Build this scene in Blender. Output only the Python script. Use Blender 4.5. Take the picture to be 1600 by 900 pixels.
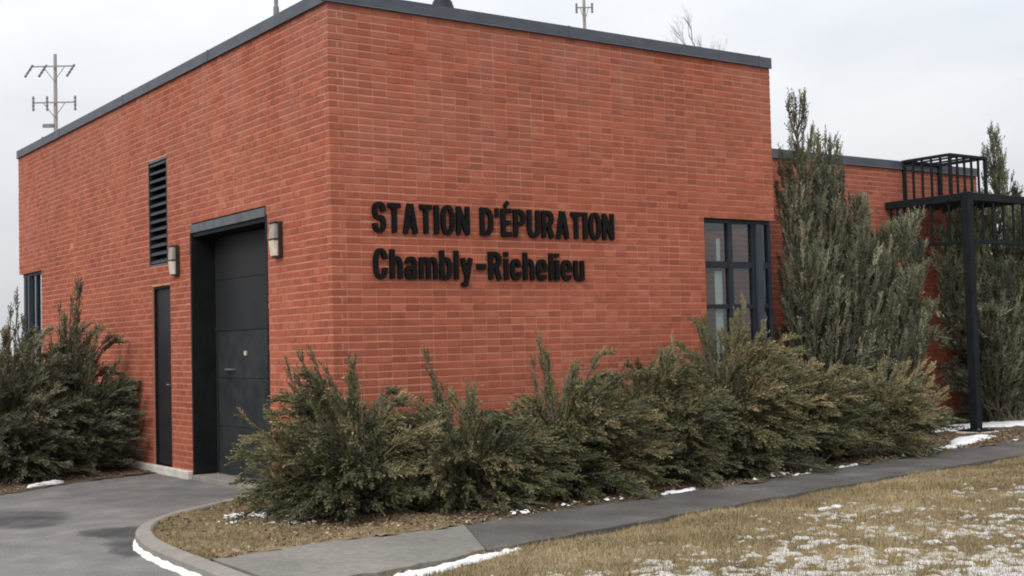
import bpy, math, random
import numpy as np
from mathutils import Matrix, Vector

rng = np.random.default_rng(7)
random.seed(7)
scene = bpy.context.scene
for o in list(bpy.data.objects):
    bpy.data.objects.remove(o)
COL = scene.collection

# ------------------------------------------------------------------ camera
cam_d = bpy.data.cameras.new('camera')
cam = bpy.data.objects.new('camera', cam_d)
COL.objects.link(cam)
YAW, PITCH, ROLL = 0.6196, 0.0433, -0.0252
CAM = np.array([-5.455, -10.526, 1.478])
FOC = 1972.1
_f = np.array([math.sin(YAW) * math.cos(PITCH), math.cos(YAW) * math.cos(PITCH), math.sin(PITCH)])
_r0 = np.array([math.cos(YAW), -math.sin(YAW), 0.0])
_u0 = np.cross(_r0, _f)
_r = math.cos(ROLL) * _r0 + math.sin(ROLL) * _u0
_u = -math.sin(ROLL) * _r0 + math.cos(ROLL) * _u0
cam.matrix_world = Matrix(((_r[0], _u[0], -_f[0], CAM[0]), (_r[1], _u[1], -_f[1], CAM[1]),
                           (_r[2], _u[2], -_f[2], CAM[2]), (0, 0, 0, 1)))
cam_d.sensor_width = 36.0
cam_d.lens = 36.0 * FOC / 1600.0
cam_d.clip_end = 2000.0
cam_d.clip_start = 0.1
scene.camera = cam

# ------------------------------------------------------------------ world: overcast daylight
SUN_EL, SUN_DIR = math.radians(36), (-0.90, -0.36)          # towards the sun, horizontally
world = bpy.data.worlds.new('World')
scene.world = world
world.use_nodes = True
nt = world.node_tree
nt.nodes.clear()
w_out = nt.nodes.new('ShaderNodeOutputWorld')
w_bg = nt.nodes.new('ShaderNodeBackground')
w_bg.inputs['Strength'].default_value = 0.1
sky = nt.nodes.new('ShaderNodeTexSky')
sky.sky_type = 'NISHITA'
sky.sun_disc = False
sky.sun_elevation = SUN_EL
sky.sun_rotation = math.atan2(SUN_DIR[0], SUN_DIR[1])
sky.dust_density = 5.0
tc = nt.nodes.new('ShaderNodeTexCoord')
sep = nt.nodes.new('ShaderNodeSeparateXYZ')
nt.links.new(tc.outputs['Generated'], sep.inputs[0])
grad = nt.nodes.new('ShaderNodeMapRange')                    # overcast cloud deck: brighter towards the zenith
grad.inputs['From Min'].default_value = 0.0
grad.inputs['From Max'].default_value = 1.0
grad.inputs['To Min'].default_value = 6.5
grad.inputs['To Max'].default_value = 19.5
nt.links.new(sep.outputs['Z'], grad.inputs['Value'])
mp = nt.nodes.new('ShaderNodeMapping')
mp.inputs['Scale'].default_value = (1.6, 1.6, 4.5)
nt.links.new(tc.outputs['Generated'], mp.inputs[0])
cl = nt.nodes.new('ShaderNodeTexNoise')
cl.inputs['Scale'].default_value = 1.7
cl.inputs['Detail'].default_value = 6.0
cl.inputs['Roughness'].default_value = 0.5
nt.links.new(mp.outputs[0], cl.inputs['Vector'])
clr = nt.nodes.new('ShaderNodeValToRGB')
clr.color_ramp.elements[0].position = 0.3
clr.color_ramp.elements[0].color = (0.83, 0.87, 0.925, 1)
clr.color_ramp.elements[1].position = 0.68
clr.color_ramp.elements[1].color = (1.10, 1.105, 1.115, 1)
nt.links.new(cl.outputs[0], clr.inputs[0])
mul = nt.nodes.new('ShaderNodeVectorMath')
mul.operation = 'SCALE'
nt.links.new(clr.outputs[0], mul.inputs[0])
nt.links.new(grad.outputs[0], mul.inputs['Scale'])
mix = nt.nodes.new('ShaderNodeMix')
mix.data_type = 'RGBA'
mix.inputs[0].default_value = 0.93
nt.links.new(sky.outputs[0], mix.inputs[6])
nt.links.new(mul.outputs[0], mix.inputs[7])
nt.links.new(mix.outputs[2], w_bg.inputs['Color'])
nt.links.new(w_bg.outputs[0], w_out.inputs['Surface'])

sun_d = bpy.data.lights.new('sun', 'SUN')
sun_d.energy = 1.5
sun_d.angle = math.radians(24)
sun_d.color = (1.0, 0.95, 0.88)
sun = bpy.data.objects.new('sun', sun_d)
COL.objects.link(sun)
_h = Vector((SUN_DIR[0], SUN_DIR[1], 0)).normalized() * math.cos(SUN_EL)
sun.rotation_euler = Vector((_h.x, _h.y, math.sin(SUN_EL))).to_track_quat('Z', 'Y').to_euler()
sun.location = (-20, -12, 25)

vs = scene.view_settings
vs.view_transform = 'Standard'
vs.look = 'None'
vs.exposure = 0.12
vs.gamma = 1.0
vs.use_curve_mapping = False
scene.display_settings.display_device = 'sRGB'
scene.cycles.filter_width = 1.9            # the photograph is soft


# ------------------------------------------------------------------ materials
def new_mat(name):
    m = bpy.data.materials.new(name)
    m.use_nodes = True
    return m, m.node_tree, m.node_tree.nodes['Principled BSDF']


def noise_mat(name, stops, scale=8.0, detail=5.0, rough=0.8, bump=0.0, bump_scale=60.0, metallic=0.0,
              attr=None, attr_w=0.6, spec=0.3, big=None, stretch=(1, 1, 1)):
    """Colour ramp driven by world-space noise (and a face attribute of random tints), with fine bump."""
    m, t, b = new_mat(name)
    geo = t.nodes.new('ShaderNodeNewGeometry')
    mp_ = t.nodes.new('ShaderNodeMapping')
    mp_.inputs['Scale'].default_value = stretch
    t.links.new(geo.outputs['Position'], mp_.inputs[0])
    n = t.nodes.new('ShaderNodeTexNoise')
    n.inputs['Scale'].default_value = scale
    n.inputs['Detail'].default_value = detail
    n.inputs['Roughness'].default_value = 0.62
    t.links.new(mp_.outputs[0], n.inputs['Vector'])
    fac = n.outputs[0]
    if big:
        n2 = t.nodes.new('ShaderNodeTexNoise')
        n2.inputs['Scale'].default_value = big[0]
        n2.inputs['Detail'].default_value = 3
        t.links.new(mp_.outputs[0], n2.inputs['Vector'])
        mx = t.nodes.new('ShaderNodeMix')
        mx.inputs[0].default_value = big[1]
        t.links.new(fac, mx.inputs[2])
        t.links.new(n2.outputs[0], mx.inputs[3])
        fac = mx.outputs[0]
    if attr:
        a = t.nodes.new('ShaderNodeAttribute')
        a.attribute_name = attr
        mx = t.nodes.new('ShaderNodeMix')
        mx.inputs[0].default_value = attr_w
        t.links.new(fac, mx.inputs[2])
        t.links.new(a.outputs['Fac'], mx.inputs[3])
        fac = mx.outputs[0]
    r = t.nodes.new('ShaderNodeValToRGB')
    els = r.color_ramp.elements
    els[0].position, els[0].color = stops[0][0], (*stops[0][1], 1)
    els[1].position, els[1].color = stops[-1][0], (*stops[-1][1], 1)
    for p, c in stops[1:-1]:
        e = els.new(p)
        e.color = (*c, 1)
    t.links.new(fac, r.inputs[0])
    t.links.new(r.outputs[0], b.inputs['Base Color'])
    b.inputs['Roughness'].default_value = rough
    b.inputs['Metallic'].default_value = metallic
    b.inputs['Specular IOR Level'].default_value = spec
    if bump:
        n3 = t.nodes.new('ShaderNodeTexNoise')
        n3.inputs['Scale'].default_value = bump_scale
        n3.inputs['Detail'].default_value = 4
        t.links.new(geo.outputs['Position'], n3.inputs['Vector'])
        bp_ = t.nodes.new('ShaderNodeBump')
        bp_.inputs['Strength'].default_value = bump
        bp_.inputs['Distance'].default_value = 0.02
        t.links.new(n3.outputs[0], bp_.inputs['Height'])
        t.links.new(bp_.outputs[0], b.inputs['Normal'])
    return m


M = {}
M['brick'] = noise_mat('brick_clay', [(0.28, (0.195, 0.056, 0.034)), (0.42, (0.285, 0.078, 0.045)),
                                      (0.56, (0.365, 0.100, 0.056)), (0.72, (0.43, 0.150, 0.095))],
                       scale=11, rough=0.9, bump=0.25, bump_scale=160, attr='tint', attr_w=0.27, big=(0.6, 0.5), spec=0.2, stretch=(1, 1, 0.45))
M['mortar'] = noise_mat('mortar', [(0.3, (0.40, 0.158, 0.106)), (0.7, (0.53, 0.240, 0.175))], scale=2.2, rough=0.95,
                        bump=0.2, bump_scale=120)


def weather(m, col, z0, z1, amt):
    """pale lime bloom in uneven blotches, mostly on the rain-washed courses below the coping"""
    t = m.node_tree
    b = t.nodes['Principled BSDF']
    src = b.inputs['Base Color'].links[0].from_socket
    geo = t.nodes.new('ShaderNodeNewGeometry')
    sp_ = t.nodes.new('ShaderNodeSeparateXYZ')
    t.links.new(geo.outputs['Position'], sp_.inputs[0])
    mr = t.nodes.new('ShaderNodeMapRange')
    mr.inputs['From Min'].default_value, mr.inputs['From Max'].default_value = z0, z1
    mr.inputs['To Min'].default_value, mr.inputs['To Max'].default_value = 0.12, 1.0
    t.links.new(sp_.outputs['Z'], mr.inputs['Value'])
    mp2 = t.nodes.new('ShaderNodeMapping')
    mp2.inputs['Scale'].default_value = (1.4, 1.4, 0.5)
    t.links.new(geo.outputs['Position'], mp2.inputs[0])
    n = t.nodes.new('ShaderNodeTexNoise')
    n.inputs['Scale'].default_value = 1.5
    n.inputs['Detail'].default_value = 6
    t.links.new(mp2.outputs[0], n.inputs['Vector'])
    nr = t.nodes.new('ShaderNodeMapRange')
    nr.inputs['From Min'].default_value, nr.inputs['From Max'].default_value = 0.38, 0.68
    t.links.new(n.outputs[0], nr.inputs['Value'])
    mu = t.nodes.new('ShaderNodeMath')
    mu.operation = 'MULTIPLY'
    t.links.new(mr.outputs[0], mu.inputs[0])
    t.links.new(nr.outputs[0], mu.inputs[1])
    mu2 = t.nodes.new('ShaderNodeMath')
    mu2.operation = 'MULTIPLY'
    mu2.inputs[1].default_value = amt
    t.links.new(mu.outputs[0], mu2.inputs[0])
    mx = t.nodes.new('ShaderNodeMix')
    mx.data_type = 'RGBA'
    mx.inputs[7].default_value = (*col, 1)
    t.links.new(mu2.outputs[0], mx.inputs[0])
    t.links.new(src, mx.inputs[6])
    t.links.new(mx.outputs[2], b.inputs['Base Color'])


weather(M['brick'], (0.34, 0.165, 0.125), 2.6, 4.6, 0.42)
weather(M['mortar'], (0.46, 0.27, 0.22), 2.6, 4.6, 0.42)
M['coping'] = noise_mat('coping_metal', [(0.3, (0.045, 0.052, 0.068)), (0.7, (0.080, 0.088, 0.110))], scale=3, rough=0.5,
                        spec=0.35, stretch=(1, 1, 3))
M['black_metal'] = noise_mat('black_painted_metal', [(0.3, (0.008, 0.009, 0.010)), (0.7, (0.016, 0.017, 0.018))], scale=5, rough=0.6, spec=0.12)
M['door'] = noise_mat('charcoal_door_paint', [(0.3, (0.014, 0.015, 0.017)), (0.7, (0.026, 0.027, 0.029))], scale=2.5, rough=0.55,
                      big=(0.9, 0.5), spec=0.2)
M['door_low'] = noise_mat('charcoal_door_paint_lower', [(0.3, (0.018, 0.020, 0.022)), (0.7, (0.036, 0.038, 0.041))], scale=6, rough=0.55, spec=0.2)  # slightly lighter charcoal for the lower door panels
M['side_door'] = noise_mat('dark_door_paint', [(0.3, (0.016, 0.016, 0.017)), (0.7, (0.028, 0.028, 0.029))], scale=3, rough=0.55, spec=0.2)
M['lintel'] = noise_mat('lintel_steel', [(0.3, (0.055, 0.065, 0.075)), (0.7, (0.11, 0.122, 0.135))], scale=6, rough=0.5)
M['slat'] = noise_mat('louvre_slat', [(0.3, (0.030, 0.035, 0.042)), (0.7, (0.055, 0.062, 0.072))], scale=6, rough=0.55, spec=0.2)
M['frame'] = noise_mat('window_frame_paint', [(0.3, (0.012, 0.016, 0.022)), (0.7, (0.024, 0.030, 0.040))], scale=5, rough=0.5, spec=0.2)
M['frame_blue'] = noise_mat('blue_grey_post_paint', [(0.3, (0.03, 0.04, 0.052)), (0.7, (0.05, 0.062, 0.08))], scale=5, rough=0.5, spec=0.2)
M['steel'] = noise_mat('blue_black_steel_paint', [(0.3, (0.008, 0.010, 0.012)), (0.7, (0.015, 0.019, 0.022))], scale=7, rough=0.65, spec=0.1)
M['letter'] = noise_mat('black_letter_enamel', [(0.3, (0.006, 0.006, 0.006)), (0.7, (0.010, 0.009, 0.009))], scale=9, rough=0.6, spec=0.08)
M['concrete'] = noise_mat('concrete', [(0.25, (0.155, 0.143, 0.124)), (0.5, (0.225, 0.208, 0.182)), (0.75, (0.32, 0.30, 0.268))],
                          scale=5, rough=0.9, bump=0.4, bump_scale=90, big=(0.9, 0.5))
M['concrete_walk'] = noise_mat('walkway_concrete', [(0.30, (0.115, 0.107, 0.095)), (0.5, (0.185, 0.172, 0.154)), (0.70, (0.275, 0.256, 0.230))],
                               scale=18, rough=0.9, bump=0.4, bump_scale=90, big=(0.8, 0.5))
M['ledge'] = noise_mat('foundation_concrete', [(0.25, (0.42, 0.395, 0.35)), (0.75, (0.70, 0.665, 0.60))], scale=5, rough=0.9, bump=0.4)
M['asphalt'] = noise_mat('weathered_asphalt', [(0.30, (0.110, 0.104, 0.099)), (0.45, (0.180, 0.170, 0.162)), (0.55, (0.220, 0.206, 0.196)), (0.70, (0.330, 0.306, 0.288))],
                         scale=55, rough=0.92, bump=0.9, bump_scale=110, big=(2.6, 0.5))
M['asphalt_dark'] = noise_mat('damp_asphalt', [(0.30, (0.036, 0.036, 0.038)), (0.45, (0.058, 0.058, 0.060)), (0.55, (0.074, 0.073, 0.074)), (0.72, (0.115, 0.112, 0.111))], scale=55, rough=0.85,
                              bump=0.9, bump_scale=110, big=(2.6, 0.5))
# damp stain: the driveway's own asphalt turning into the dark one by the stain strength of each cell
_m, _t, _b = new_mat('stained_asphalt')
_ramps = []
_src = M['asphalt'].node_tree
_geo = _t.nodes.new('ShaderNodeNewGeometry')
_n1 = _t.nodes.new('ShaderNodeTexNoise'); _n1.inputs['Scale'].default_value = 55; _n1.inputs['Detail'].default_value = 5; _n1.inputs['Roughness'].default_value = 0.62
_n2 = _t.nodes.new('ShaderNodeTexNoise'); _n2.inputs['Scale'].default_value = 2.6; _n2.inputs['Detail'].default_value = 3
_mx = _t.nodes.new('ShaderNodeMix'); _mx.inputs[0].default_value = 0.5
for _n in (_n1, _n2):
    _t.links.new(_geo.outputs['Position'], _n.inputs['Vector'])
_t.links.new(_n1.outputs[0], _mx.inputs[2]); _t.links.new(_n2.outputs[0], _mx.inputs[3])
for _nm in ('asphalt', 'asphalt_dark'):
    _r0 = [n_ for n_ in M[_nm].node_tree.nodes if n_.type == 'VALTORGB'][0].color_ramp
    _rr = _t.nodes.new('ShaderNodeValToRGB')
    while len(_rr.color_ramp.elements) < len(_r0.elements):
        _rr.color_ramp.elements.new(0.5)
    for _e, _e0 in zip(_rr.color_ramp.elements, _r0.elements):
        _e.position = _e0.position
    for _e, _e0 in zip(_rr.color_ramp.elements, _r0.elements):
        _e.color = _e0.color
    _t.links.new(_mx.outputs[0], _rr.inputs[0])
    _ramps.append(_rr)
_at = _t.nodes.new('ShaderNodeAttribute'); _at.attribute_name = 'tint'
_mc = _t.nodes.new('ShaderNodeMix'); _mc.data_type = 'RGBA'
_t.links.new(_at.outputs['Fac'], _mc.inputs[0])
_t.links.new(_ramps[0].outputs[0], _mc.inputs[6]); _t.links.new(_ramps[1].outputs[0], _mc.inputs[7])
_t.links.new(_mc.outputs[2], _b.inputs['Base Color'])
_b.inputs['Roughness'].default_value = 0.92
_b.inputs['Specular IOR Level'].default_value = 0.3
_n3 = _t.nodes.new('ShaderNodeTexNoise'); _n3.inputs['Scale'].default_value = 110; _n3.inputs['Detail'].default_value = 4
_t.links.new(_geo.outputs['Position'], _n3.inputs['Vector'])
_bb = _t.nodes.new('ShaderNodeBump'); _bb.inputs['Strength'].default_value = 0.9; _bb.inputs['Distance'].default_value = 0.02
_t.links.new(_n3.outputs[0], _bb.inputs['Height']); _t.links.new(_bb.outputs[0], _b.inputs['Normal'])
M['stain'] = _m
M['path'] = noise_mat('path_asphalt', [(0.32, (0.050, 0.047, 0.044)), (0.45, (0.085, 0.079, 0.074)), (0.56, (0.115, 0.106, 0.098)), (0.70, (0.20, 0.183, 0.166))],
                      scale=50, rough=0.92, bump=0.9, bump_scale=110, big=(1.8, 0.5))
M['soil'] = noise_mat('bed_soil', [(0.25, (0.045, 0.033, 0.022)), (0.5, (0.105, 0.076, 0.047)), (0.75, (0.20, 0.155, 0.10))],
                      scale=18, rough=0.95, bump=0.8, bump_scale=60, big=(1.6, 0.4))
M['island'] = noise_mat('dry_island_turf', [(0.25, (0.085, 0.060, 0.036)), (0.5, (0.19, 0.138, 0.078)), (0.75, (0.33, 0.26, 0.155))],
                        scale=15, rough=0.95, bump=0.8, bump_scale=60, big=(1.4, 0.5))
M['ground'] = noise_mat('dormant_ground', [(0.3, (0.12, 0.10, 0.055)), (0.7, (0.24, 0.20, 0.11))], scale=3, rough=0.95, bump=0.5)
M['blade'] = noise_mat('dry_grass_blade', [(0.2, (0.095, 0.082, 0.032)), (0.42, (0.205, 0.158, 0.078)), (0.62, (0.33, 0.265, 0.15)),
                                           (0.9, (0.47, 0.40, 0.25))], scale=5, rough=0.85, attr='tint', attr_w=0.6, big=(0.7, 0.6))
M['leaf'] = noise_mat('fallen_leaf', [(0.1, (0.07, 0.045, 0.028)), (0.45, (0.19, 0.125, 0.075)), (0.75, (0.33, 0.23, 0.15)),
                                      (0.98, (0.55, 0.46, 0.36))], scale=9, rough=0.85, attr='tint', attr_w=0.85)
M['snow'] = noise_mat('old_snow', [(0.3, (0.66, 0.67, 0.68)), (0.7, (0.86, 0.87, 0.88))], scale=18, rough=0.7, bump=0.5, bump_scale=50)
M['snow_thin'] = noise_mat('melting_snow', [(0.3, (0.33, 0.315, 0.29)), (0.7, (0.56, 0.55, 0.535))], scale=14, rough=0.8)
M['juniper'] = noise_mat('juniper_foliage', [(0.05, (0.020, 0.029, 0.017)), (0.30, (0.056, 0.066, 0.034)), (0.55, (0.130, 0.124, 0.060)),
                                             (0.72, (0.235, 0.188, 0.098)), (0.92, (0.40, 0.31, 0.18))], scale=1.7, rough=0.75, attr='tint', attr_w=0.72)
M['juniper_dark'] = noise_mat('dark_juniper_foliage', [(0.05, (0.022, 0.027, 0.018)), (0.33, (0.070, 0.080, 0.045)), (0.58, (0.142, 0.140, 0.084)),
                                                       (0.88, (0.29, 0.23, 0.16))], scale=1.7, rough=0.75, attr='tint', attr_w=0.72)
M['juniper_grey'] = noise_mat('grey_juniper_foliage', [(0.05, (0.036, 0.042, 0.030)), (0.32, (0.078, 0.090, 0.056)), (0.60, (0.165, 0.168, 0.105)),
                                                       (0.90, (0.38, 0.345, 0.25))], scale=2.2, rough=0.8, attr='tint', attr_w=0.72)
M['bark'] = noise_mat('juniper_bark', [(0.3, (0.075, 0.058, 0.042)), (0.7, (0.17, 0.14, 0.11))], scale=20, rough=0.9)
M['bark_grey'] = noise_mat('grey_bark', [(0.3, (0.20, 0.185, 0.18)), (0.7, (0.32, 0.30, 0.29))], scale=12, rough=0.9)
M['pole'] = noise_mat('weathered_pole_wood', [(0.3, (0.26, 0.23, 0.22)), (0.7, (0.38, 0.34, 0.33))], scale=6, rough=0.9, stretch=(4, 4, 0.5))
M['hardware'] = noise_mat('line_hardware', [(0.3, (0.14, 0.135, 0.14)), (0.7, (0.24, 0.23, 0.235))], scale=6, rough=0.6)
M['galv'] = noise_mat('galvanised_metal', [(0.3, (0.16, 0.165, 0.175)), (0.7, (0.27, 0.28, 0.29))], scale=6, rough=0.5, metallic=0.4)
M['bronze'] = noise_mat('bronze_housing', [(0.3, (0.022, 0.018, 0.014)), (0.7, (0.045, 0.036, 0.028))], scale=8, rough=0.5)
M['lens'] = noise_mat('cream_lens', [(0.3, (0.50, 0.44, 0.35)), (0.7, (0.66, 0.60, 0.50))], scale=12, rough=0.35, spec=0.5)
M['lens_grey'] = noise_mat('smoky_lens', [(0.3, (0.22, 0.20, 0.17)), (0.7, (0.33, 0.30, 0.27))], scale=12, rough=0.35, spec=0.5)
M['pane_light'] = noise_mat('pane_light_tone', [(0.3, (0.42, 0.45, 0.43)), (0.7, (0.58, 0.62, 0.60))], scale=3, rough=0.9)  # flat pale tone standing in for light seen in the pane
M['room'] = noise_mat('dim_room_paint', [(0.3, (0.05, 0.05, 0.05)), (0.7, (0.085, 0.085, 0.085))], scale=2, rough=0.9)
M['roof'] = noise_mat('roof_gravel', [(0.3, (0.14, 0.14, 0.14)), (0.7, (0.27, 0.27, 0.26))], scale=40, rough=0.95)
m_, t_, b_ = new_mat('window_glass')
t_.nodes.remove(b_)
_o = [n_ for n_ in t_.nodes if n_.type == 'OUTPUT_MATERIAL'][0]
_tr = t_.nodes.new('ShaderNodeBsdfTransparent')
_tr.inputs['Color'].default_value = (0.84, 0.88, 0.88, 1)
_gl = t_.nodes.new('ShaderNodeBsdfGlossy')
_gl.inputs['Roughness'].default_value = 0.02
_lw = t_.nodes.new('ShaderNodeLayerWeight')
_lw.inputs['Blend'].default_value = 0.5
_pw = t_.nodes.new('ShaderNodeMath')
_pw.operation = 'POWER'
_pw.inputs[1].default_value = 3.0
t_.links.new(_lw.outputs['Facing'], _pw.inputs[0])
_fr = t_.nodes.new('ShaderNodeMath')
_fr.operation = 'MULTIPLY_ADD'
_fr.inputs[1].default_value = 0.6
_fr.inputs[2].default_value = 0.06
t_.links.new(_pw.outputs[0], _fr.inputs[0])
_n = t_.nodes.new('ShaderNodeTexNoise')
_n.inputs['Scale'].default_value = 1.6
_bp = t_.nodes.new('ShaderNodeBump')
_bp.inputs['Strength'].default_value = 0.06
t_.links.new(_n.outputs[0], _bp.inputs['Height'])
t_.links.new(_bp.outputs[0], _gl.inputs['Normal'])
_ms = t_.nodes.new('ShaderNodeMixShader')
t_.links.new(_fr.outputs[0], _ms.inputs[0])
t_.links.new(_tr.outputs[0], _ms.inputs[1])
t_.links.new(_gl.outputs[0], _ms.inputs[2])
t_.links.new(_ms.outputs[0], _o.inputs['Surface'])
M['glass'] = m_


# ------------------------------------------------------------------ helpers
def link(o, parent=None, kind=None):
    COL.objects.link(o)
    if parent is not None:
        o.parent = parent
    if kind:
        o['kind'] = kind
    return o


def tag(o, label=None, cat=None, group=None, kind=None):
    for k, v in (('label', label), ('category', cat), ('group', group), ('kind', kind)):
        if v:
            o[k] = v
    return o


def empty(name, loc=(0, 0, 0), rz=0.0):
    o = bpy.data.objects.new(name, None)
    o.location = loc
    o.rotation_euler = (0, 0, rz)
    o.empty_display_size = 0.2
    COL.objects.link(o)
    return o


class MB:
    """Collects faces; build() links them as one mesh object."""
    def __init__(self):
        self.v, self.f, self.t = [], [], []

    def add(self, vs_, fs_, tint=0.5):
        n = len(self.v)
        self.v.extend([tuple(map(float, p)) for p in vs_])
        self.f.extend([tuple(i + n for i in f) for f in fs_])
        self.t.extend([tint] * len(fs_))
        return self

    def box(self, x0, x1, y0, y1, z0, z1, tint=0.5):
        vs_ = [(x0, y0, z0), (x1, y0, z0), (x1, y1, z0), (x0, y1, z0), (x0, y0, z1), (x1, y0, z1), (x1, y1, z1), (x0, y1, z1)]
        return self.add(vs_, [(3, 2, 1, 0), (4, 5, 6, 7), (0, 1, 5, 4), (1, 2, 6, 5), (2, 3, 7, 6), (3, 0, 4, 7)], tint)

    def tube(self, pts, radii, n=6, tint=0.5, cap=True):
        pts = [Vector(p) for p in pts]
        if not hasattr(radii, '__len__'):
            radii = [radii] * len(pts)
        rings = []
        for i, p in enumerate(pts):
            d = (pts[min(i + 1, len(pts) - 1)] - pts[max(i - 1, 0)]).normalized()
            a = d.orthogonal().normalized()
            c = d.cross(a)
            rings.append([p + (a * math.cos(2 * math.pi * k / n) + c * math.sin(2 * math.pi * k / n)) * radii[i] for k in range(n)])
        vs_ = [q for r in rings for q in r]
        fs_ = []
        for i in range(len(pts) - 1):
            for k in range(n):
                fs_.append((i * n + k, i * n + (k + 1) % n, (i + 1) * n + (k + 1) % n, (i + 1) * n + k))
        if cap:
            fs_.append(tuple(range(n - 1, -1, -1)))
            fs_.append(tuple((len(pts) - 1) * n + k for k in range(n)))
        return self.add(vs_, fs_, tint)

    def build(self, name, mat, parent=None, kind=None, bevel=0.0, smooth=False):
        me = bpy.data.meshes.new(name)
        me.from_pydata(self.v, [], self.f)
        at = me.attributes.new('tint', 'FLOAT', 'FACE')
        at.data.foreach_set('value', np.array(self.t, dtype=np.float32))
        me.materials.append(M[mat])
        if smooth:
            me.polygons.foreach_set('use_smooth', [True] * len(me.polygons))
        me.update()
        o = bpy.data.objects.new(name, me)
        link(o, parent, kind)
        if bevel:
            b = o.modifiers.new('bevel', 'BEVEL')
            b.width = bevel
            b.segments = 2
            b.limit_method = 'ANGLE'
        return o


def tri_mesh(name, verts, tints, mat, parent=None, kind=None):
    """verts: (n,3,3) triangles with one tint each."""
    n = len(verts)
    me = bpy.data.meshes.new(name)
    me.vertices.add(n * 3)
    me.vertices.foreach_set('co', verts.astype(np.float32).reshape(-1))
    me.loops.add(n * 3)
    me.loops.foreach_set('vertex_index', np.arange(n * 3, dtype=np.int32))
    me.polygons.add(n)
    me.polygons.foreach_set('loop_start', np.arange(0, n * 3, 3, dtype=np.int32))
    try:
        me.polygons.foreach_set('loop_total', np.full(n, 3, dtype=np.int32))
    except Exception:
        pass
    at = me.attributes.new('tint', 'FLOAT', 'FACE')
    at.data.foreach_set('value', tints.astype(np.float32))
    me.materials.append(M[mat])
    me.update(calc_edges=True)
    o = bpy.data.objects.new(name, me)
    link(o, parent, kind)
    return o


def project(P):
    d = np.asarray(P, float) - CAM
    z = d @ _f
    return np.stack([800 + FOC * (d @ _r) / z, 450 - FOC * (d @ _u) / z], -1)


def unit(a):
    return a / np.maximum(np.linalg.norm(a, axis=-1, keepdims=True), 1e-9)


def wobble(x, y, s=1.0, seed=0.0):
    return (np.sin(x * 1.7 * s + seed) * np.cos(y * 2.3 * s + 1.3 * seed) + 0.5 * np.sin(x * 4.1 * s + y * 3.3 * s + 2 * seed)
            + 0.3 * np.sin(x * 9.7 * s - y * 8.1 * s + seed * 3)) / 1.8


def in_poly(x, y, poly):
    inside = np.zeros(np.shape(x), bool)
    j = len(poly) - 1
    for i in range(len(poly)):
        xi, yi = poly[i]
        xj, yj = poly[j]
        c = ((yi > y) != (yj > y)) & (x < (xj - xi) * (y - yi) / (yj - yi + 1e-12) + xi)
        inside ^= c
        j = i
    return inside


def smooth_line(pts, n=8, closed=False):
    P = [np.array(p, float) for p in pts]
    out = []
    N = len(P)
    for i in range(N if closed else N - 1):
        p0 = P[(i - 1) % N] if closed or i > 0 else P[0]
        p1, p2 = P[i], P[(i + 1) % N]
        p3 = P[(i + 2) % N] if closed or i + 2 < N else P[-1]
        for k in range(n):
            t = k / n
            out.append(0.5 * ((2 * p1) + (-p0 + p2) * t + (2 * p0 - 5 * p1 + 4 * p2 - p3) * t * t + (-p0 + 3 * p1 - 3 * p2 + p3) * t ** 3))
    if not closed:
        out.append(P[-1])
    return np.array(out)


def sheet(name, poly, z, mat, parent=None, kind='structure', label=None):
    mb = MB()
    mb.add([(p[0], p[1], z) for p in poly], [tuple(range(len(poly)))])
    o = mb.build(name, mat, parent, kind)
    if label:
        o['label'] = label
    return o


# ------------------------------------------------------------------ ground, driveway, kerb, beds, path, lawn
mb = MB()
S = 900
mb.add([(-S, -S, -0.03), (S, -S, -0.03), (S, S, -0.03), (-S, S, -0.03)], [(0, 1, 2, 3)])
tag(mb.build('ground', 'ground', kind='structure'), 'flat dormant brown ground reaching to the horizon')

# kerb: leaves the wall beside the garage door, turns and runs down along the road
kerb_line = smooth_line([(0.02, 1.05), (-0.40, 0.83), (-0.95, 0.50), (-1.60, 0.02), (-2.02, -0.52), (-2.24, -1.15), (-2.33, -1.8), (-2.36, -2.5),
                         (-2.40, -3.6), (-2.45, -5.2), (-2.5, -9.0)], 10)
drive = [(-40, -60), (-2.52, -60), (-2.5, -9.0)] + [tuple(p) for p in kerb_line[::-1][1:]] + [(0.05, 4.6), (-0.36, 4.5), (-1.2, 4.22), (-2.1, 3.6), (-3.6, 3.0), (-7, 3.4), (-8, 60), (-40, 60)]
driveway = sheet('driveway', drive, 0.0, 'asphalt', label='grey weathered asphalt driveway in front of the garage door')


STAINS = [(smooth_line([(-3.6, 2.5), (-2.75, 2.2), (-2.2, 1.9), (-2.02, 1.45), (-2.3, 0.75), (-2.5, 0.62), (-2.85, 0.9), (-3.4, 1.2)], 8, True), 0.16, 1.0, 1.0),
          (smooth_line([(-2.26, 0.24), (-1.98, 0.18), (-1.60, 0.06), (-1.80, -0.4), (-2.02, -0.80), (-2.16, -1.2), (-2.44, -1.45), (-2.40, -0.85), (-2.26, -0.45), (-2.36, -0.10)], 8, True), 0.09, 2.0, 1.0),
          (smooth_line([(-1.6, 3.4), (-0.5, 2.8), (0.0, 1.6), (-0.6, 1.1), (-1.3, 1.3), (-1.7, 2.3)], 8, True), 0.5, 4.0, 0.3)]
st = 0.035
xs, ys = np.arange(-6.0, 0.06, st), np.arange(-7.0, 5.0, st)
Xg, Yg = np.meshgrid(xs, ys)
val = np.zeros(Xg.shape)
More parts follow.
